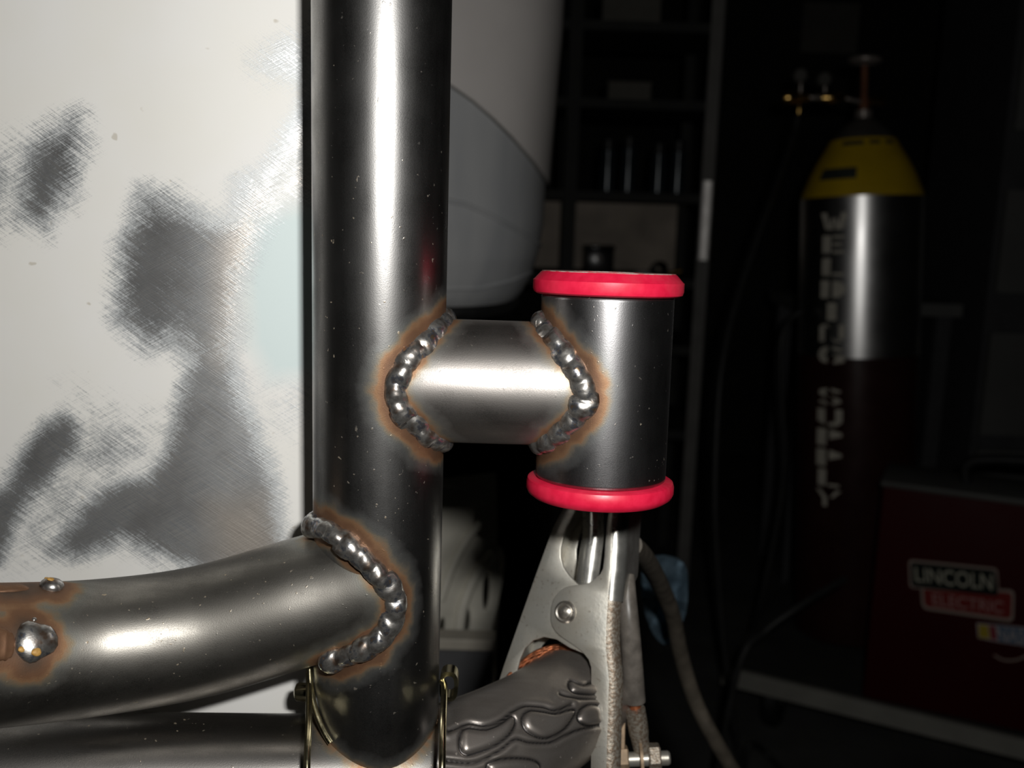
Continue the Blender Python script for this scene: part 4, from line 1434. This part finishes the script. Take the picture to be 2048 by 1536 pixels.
# stacked stencil letters, built from strokes with stencil breaks (x 0..1, y 0..1 down)
GL = {
    'W': [[(0, 0), (.22, 0), (.38, .9), (.2, .95)], [(.30, .95), (.42, .3), (.5, .3), (.5, .95)], [(.55, .3), (.63, .3), (.78, .95), (.58, .95)], [(.78, 0), (1, 0), (.86, .92), (.68, .9)]],
    'E': [[(0.08, 0), (.42, 0), (.42, 1), (.08, 1)], [(.5, 0), (.92, 0), (.92, .16), (.5, .16)], [(.5, .42), (.82, .42), (.82, .58), (.5, .58)], [(.5, .84), (.92, .84), (.92, 1), (.5, 1)]],
    'L': [[(0.08, 0), (.42, 0), (.42, 1), (.08, 1)], [(.5, .84), (.92, .84), (.92, 1), (.5, 1)]],
    'D': [[(0.04, 0), (.38, 0), (.38, 1), (.04, 1)], [(.52, 0), (.78, .06), (.97, .32), (.97, .68), (.78, .94), (.52, 1)]],
    'I': [[(0.32, 0), (.68, 0), (.68, 1), (.32, 1)]],
    'N': [[(0.02, .1), (.24, .1), (.24, 1), (.02, 1)], [(.1, 0), (.34, 0), (.9, 1), (.64, 1)], [(.78, 0), (.98, 0), (.98, .8), (.78, .8)]],
    'G': [[(.38, 0), (.12, .12), (0, .38), (0, .66), (.12, .9), (.38, 1), (.38, .72), (.28, .5), (.38, .26)], [(.56, .5), (1, .5), (1, .9), (.7, 1), (.56, .96), (.74, .66)], [(.56, 0), (.95, .16), (.86, .3), (.56, .2)]],
    'S': [[(.4, 0), (.08, .12), (.04, .36), (.3, .55), (.44, .5), (.26, .3), (.42, .2)], [(.54, 0), (.92, .14), (.84, .28), (.54, .18)], [(.5, .46), (.86, .6), (.94, .82), (.6, 1), (.58, .82), (.72, .7)], [(.42, 1), (.04, .86), (.12, .72), (.42, .82)]],
    'U': [[(0, 0), (.34, 0), (.34, .95), (0, .75)], [(.72, 0), (.98, 0), (.98, .72), (.8, 1), (.46, 1), (.46, .82), (.72, .74)]],
    'P': [[(0, 0), (.4, 0), (.4, 1), (0, 1)], [(.52, .02), (.98, .2), (.98, .4), (.52, .6)]],
    'Y': [[(0, 0), (.2, 0), (.48, .44), (.48, 1), (.3, 1), (.3, .52)], [(.8, 0), (1, 0), (.7, .46), (.58, .44)]],
}
cols = list(zip('WELDING', [434, 476, 518, 560, 602, 643, 684])) + list(zip('SUPPLY', [764, 804, 843, 883, 922, 962]))
for ch, vc in cols:
    mbl = MB()
    for poly in GL[ch]:
        ang = lambda x: -0.99 + x * 0.46
        pts = [cyl_pt(ang(x), vc - 16 + y * 33, 0.0010, RT) for x, y in poly]
        mbl.add(pts, [tuple(range(len(pts)))])
    mbl.build('stencil_letter', M['stencil'], cyl, smooth=False)

# regulator screwed to the valve
rc = tb + AX * hh(196)
reg = thing('regulator', 'brass gas regulator with two gauges on the cylinder valve', 'regulator', rc)


def q(u, v, dy=0.0): return at(u, v, TY + dy)


def dirx(u0, v0, u1, v1, r, mat, name, prof=None, dy=-0.02):
    a = q(u0, v0, dy); b = q(u1, v1, dy); L = (b - a).length
    pr = prof or [(0.8, 0), (1, 0.08), (1, 0.92), (0.8, 1)]
    return obj(name, *lathe_geo([(r * kpx * x, L * y) for x, y in pr], a, b - a, 28), mat, reg, sharp=40)


dirx(1563, 196, 1590, 195, 14, M['brass'], 'bonnet', [(0.2, 0), (0.75, 0.1), (1, 0.4), (1, 0.75), (0.8, 1)])
dirx(1590, 195, 1618, 194, 9, M['brass'], 'body')
dirx(1616, 195, 1645, 195, 5, M['steel_fit'], 'pipe')
dirx(1643, 196, 1690, 195, 11, M['brass'], 'inlet_nut', [(0.6, 0), (0.8, 0.2), (1, 0.35), (1, 0.7), (0.7, 0.8), (0.6, 1)])
dirx(1688, 196, 1722, 204, 4, M['steel_fit'], 'pipe')
dirx(1601, 186, 1602, 160, 3, M['steel_fit'], 'gauge_stem')
a = q(1602, 150, -0.03)
obj('gauge', *lathe_geo([(11 * kpx, 0.0), (13 * kpx, 0.002), (13 * kpx, 0.014), (11 * kpx, 0.016)], a, (0, 1, 0), 32), M['dome'], reg)
a = q(1650, 158, -0.03)
obj('gauge', *lathe_geo([(11 * kpx, 0.0), (13 * kpx, 0.002), (13 * kpx, 0.014), (11 * kpx, 0.016)], a, (0, 1, 0), 32), M['dome'], reg)
dirx(1650, 186, 1650, 166, 3, M['steel_fit'], 'gauge_stem')
dirx(1599, 203, 1597, 232, 4, M['brass'], 'outlet')

# hoses
hz = [q(1597, 230, -0.02), q(1586, 275, -0.03), q(1556, 360, -0.08), q(1522, 450, -0.14), q(1482, 570, -0.20), q(1453, 680, -0.24), q(1437, 800, -0.27), q(1430, 1000, -0.30), q(1440, 1200, -0.32), q(1456, 1360, -0.34), q(1484, 1540, -0.36)]
e = hz[-1]
hz += [V((e.x + 0.01, e.y, 0.05)), V((e.x + 0.06, e.y + 0.02, 0.006)), V((e.x + 0.12, e.y - 0.3, 0.006))]
o = obj('gas_hose', *sweep_geo(spline(hz, 140), 0.0050, 14), M['hose'], loc=(e.x, e.y, 0)); tag(o, 'dark gas hose drooping from the regulator down past the shelf upright', 'hose')
cz = [q(1600, 622, -0.06), q(1578, 640, -0.08), q(1562, 690, -0.09), q(1564, 800, -0.09), q(1569, 900, -0.09), q(1562, 1000, -0.09), q(1544, 1100, -0.09), q(1522, 1200, -0.09), q(1500, 1330, -0.06)]
cz[-1].z = DZ + 0.004
o = obj('torch_cable', *sweep_geo(spline(cz, 70), 0.0058, 12), M['hose'], loc=cz[-1]); tag(o, 'dark cable hanging in a loop beside the left side of the gas cylinder', 'cable')

# welder
p1 = at_z(1722, 1402, DZ); p2 = at_z(2048, 1474, DZ)
wd_ = p2 - p1; wd_.z = 0; wd_.normalize()
wn = V((wd_.y, -wd_.x, 0))
if wn.y > 0: wn = -wn
WL, WD = 0.56, 0.13
WH = z_for(p1.x, p1.y, 972) - DZ
welder = thing('welder', 'dark red welding machine with a black name badge standing on the low cart', 'welder', p1)
UP = V((0, 0, 1))
cc = p1 + wd_ * (WL / 2) - wn * (WD / 2)
obj('case', *box_geo(cc + UP * (WH / 2 + 0.003), WL, WD, WH - 0.006, (wd_, -wn, UP), bev=0.006), M['case_red'], welder, sharp=40)
obj('top_cover', *box_geo(cc + UP * (WH + 0.004), WL + 0.006, WD + 0.006, 0.010, (wd_, -wn, UP), bev=0.003), M['case_grey'], welder, sharp=40)
obj('handle', *sweep_geo(spline([cc - wd_ * 0.16 + UP * WH, cc - wd_ * 0.15 + UP * (WH + 0.045), cc + UP * (WH + 0.055), cc + wd_ * 0.15 + UP * (WH + 0.045), cc + wd_ * 0.16 + UP * WH], 40), 0.009, 14), M['black'], welder)


def on_w(u, v, lift=0.0):
    return on_plane(u, v, p1 + wn * lift, wn)


def badge(pxs, lift, th, mat, name, parent):
    pts = [on_w(u, v, lift) for u, v in pxs]
    n = len(pts)
    vs = pts + [p - wn * th for p in pts]
    fs = [tuple(range(n)), tuple(range(n, 2 * n))] + [(i, (i + 1) % n, n + (i + 1) % n, n + i) for i in range(n)]
    return obj(name, vs, fs, mat, parent, smooth=False)


def rounded(quad, r):
    out = []
    n = len(quad)
    for i in range(n):
        a, b, c = (np.array(quad[(i + k) % n], float) for k in (-1, 0, 1))
        d1_ = (a - b) / np.linalg.norm(a - b); d2_ = (c - b) / np.linalg.norm(c - b)
        for s in np.linspace(0, 1, 5):
            out.append(tuple(b + d1_ * r * (1 - s) ** 2 + d2_ * r * s ** 2))
    return out


def text_on(txt, quad, lift, mat, name, parent, font_scale=1.0):
    cu = bpy.data.curves.new('tmp', 'FONT'); cu.body = txt; cu.offset = 0.012
    o = bpy.data.objects.new('tmp', cu); COL.objects.link(o)
    dg = bpy.context.evaluated_depsgraph_get()
    me = bpy.data.meshes.new_from_object(o.evaluated_get(dg))
    A = np.array([tuple(v.co) for v in me.vertices]); mn = A.min(0); mx = A.max(0)
    TLq, TRq, BRq, BLq = (np.array(x, float) for x in quad)
    vs = []
    for x, y, _ in A:
        s = (x - mn[0]) / (mx[0] - mn[0]); t_ = 1 - (y - mn[1]) / (mx[1] - mn[1])
        pp = (1 - s) * (1 - t_) * TLq + s * (1 - t_) * TRq + s * t_ * BRq + (1 - s) * t_ * BLq
        vs.append(on_w(pp[0], pp[1], lift))
    fs = [tuple(p.vertices) for p in me.polygons]
    bpy.data.objects.remove(o); bpy.data.curves.remove(cu); bpy.data.meshes.remove(me)
    return obj(name, vs, fs, mat, parent, smooth=False)


b2 = badge(rounded([(1841, 1172), (2029, 1180), (2027, 1245), (1844, 1218)], 12), 0.0015, 0.002, M['badge_edge'], 'badge_plate', welder)
badge(rounded([(1846, 1172), (2024, 1186), (2022, 1238), (1849, 1213)], 9), 0.0019, 0.002, M['badge_red'], 'badge_field', b2)
text_on('ELECTRIC', [(1864, 1186), (2007, 1203), (2006, 1227), (1866, 1211)], 0.0023, M['badge_text_pink'], 'lettering', b2)
b1 = badge(rounded([(1817, 1119), (1995, 1137), (1998, 1190), (1819, 1176)], 9), 0.0030, 0.002, M['badge_edge'], 'badge_plate', welder)
badge(rounded([(1821, 1124), (1991, 1141), (1997, 1192), (1823, 1173)], 7), 0.0034, 0.002, M['badge_black'], 'badge_field', b1)
text_on('LINCOLN', [(1829, 1134), (1985, 1149), (1985, 1181), (1831, 1163)], 0.0038, M['badge_text'], 'lettering', b1)
st = badge([(1953, 1246), (2130, 1262), (2130, 1305), (1990, 1283), (1956, 1276)], 0.0012, 0.001, M['st_white'], 'sticker', welder)
badge([(1957, 1249), (1976, 1251), (1980, 1278), (1958, 1275)], 0.0014, 0.001, M['st_yellow'], 'yellow_stripe', st)
badge([(1978, 1251), (1990, 1252), (1996, 1281), (1982, 1279)], 0.0014, 0.001, M['st_red'], 'red_stripe', st)
badge([(1992, 1252), (2130, 1265), (2130, 1302), (1998, 1282)], 0.0013, 0.001, M['st_blue'], 'blue_field', st)
text_on('NASCAR', [(1994, 1255), (2110, 1266), (2110, 1296), (1994, 1280)], 0.0018, M['st_white'], 'lettering', st)
arc = [on_w(u, v, 0.001) for u, v in ((1988, 1310), (2004, 1319), (2024, 1321), (2044, 1316), (2070, 1302))]
obj('sticker_swoosh', *sweep_geo(spline(arc, 24), 0.0016, 8), M['badge_edge'], welder)
lead = [p1 + wd_ * 0.004 + UP * 0.20 + wn * 0.001, at(1690, 1158, 0.98), at(1640, 1186, 0.95), at(1590, 1218, 0.93), at(1530, 1262, 0.92), at(1480, 1325, 0.90)]
o = obj('welder_lead', *sweep_geo(spline(lead[1:] + [V((lead[-1].x - 0.02, lead[-1].y, 0.15)), V((lead[-1].x - 0.03, lead[-1].y, 0.005)), V((lead[-1].x - 0.1, lead[-1].y + 0.12, 0.006))], 60), 0.0045, 10), M['hose'], loc=(lead[-1].x, lead[-1].y, 0))
tag(o, 'black lead sagging leftward from the red welder in front of the gas cylinder', 'cable')

# grey cabinet at the right edge of the view
KY = 1.9
kx = at(2014, 400, KY).x
cab = thing('tool_cabinet', 'tall grey cabinet barely visible at the right edge beside the gas cylinder', 'cabinet', (kx + 0.2, KY + 0.2, 0))
obj('carcass', *box_geo((kx + 0.21, KY + 0.22, 0.85), 0.44, 0.40, 1.70), M['bench_dark'], cab, smooth=False)
for v0, v1 in ((60, 260), (380, 585), (665, 870), (900, 1000)):
    z0, z1 = z_for(kx, KY, v1), z_for(kx, KY, v0)
    d_ = obj('door', *box_geo((kx + 0.21, KY + 0.010, (z0 + z1) / 2), 0.42, 0.02, z1 - z0), M['cabinet'], cab, smooth=False)
    obj('knob', *lathe_geo([(0.006, 0), (0.012, 0.012), (0.008, 0.02)], V((kx + 0.36, KY, (z0 + z1) / 2)), (0, -1, 0), 16), M['black'], d_)
# bench behind the cylinder
WBY = 2.0
z0 = z_for(1.0, WBY, 606)
wb = thing('side_table', 'dim grey work table behind the gas cylinder, left of the cabinet', 'table', (0.9, WBY, 0))
xa_, xb_ = at(1600, 620, WBY).x, kx - 0.03
obj('tabletop', *box_geo(((xa_ + xb_) / 2, WBY + 0.14, z0 - 0.015), xb_ - xa_, 0.30, 0.03), M['cabinet'], wb, smooth=False)
for x in (xa_ + 0.03, xb_ - 0.03):
    for y in (WBY + 0.03, WBY + 0.25):
        obj('leg', *box_geo((x, y, (z0 - 0.03) / 2), 0.035, 0.035, z0 - 0.03), M['bench_dark'], wb, smooth=False)
sheet_y = RY1 - 0.012
a = at(1608, 4, sheet_y); b = at(1712, 108, sheet_y)
o = obj('wall_notice', *box_geo(((a.x + b.x) / 2, sheet_y, (a.z + b.z) / 2), b.x - a.x, 0.006, a.z - b.z), M['carton'], smooth=False, loc=((a.x + b.x) / 2, sheet_y, (a.z + b.z) / 2))
tag(o, 'pale blank sheet pinned on the dark back wall above the gas cylinder', 'sheet')
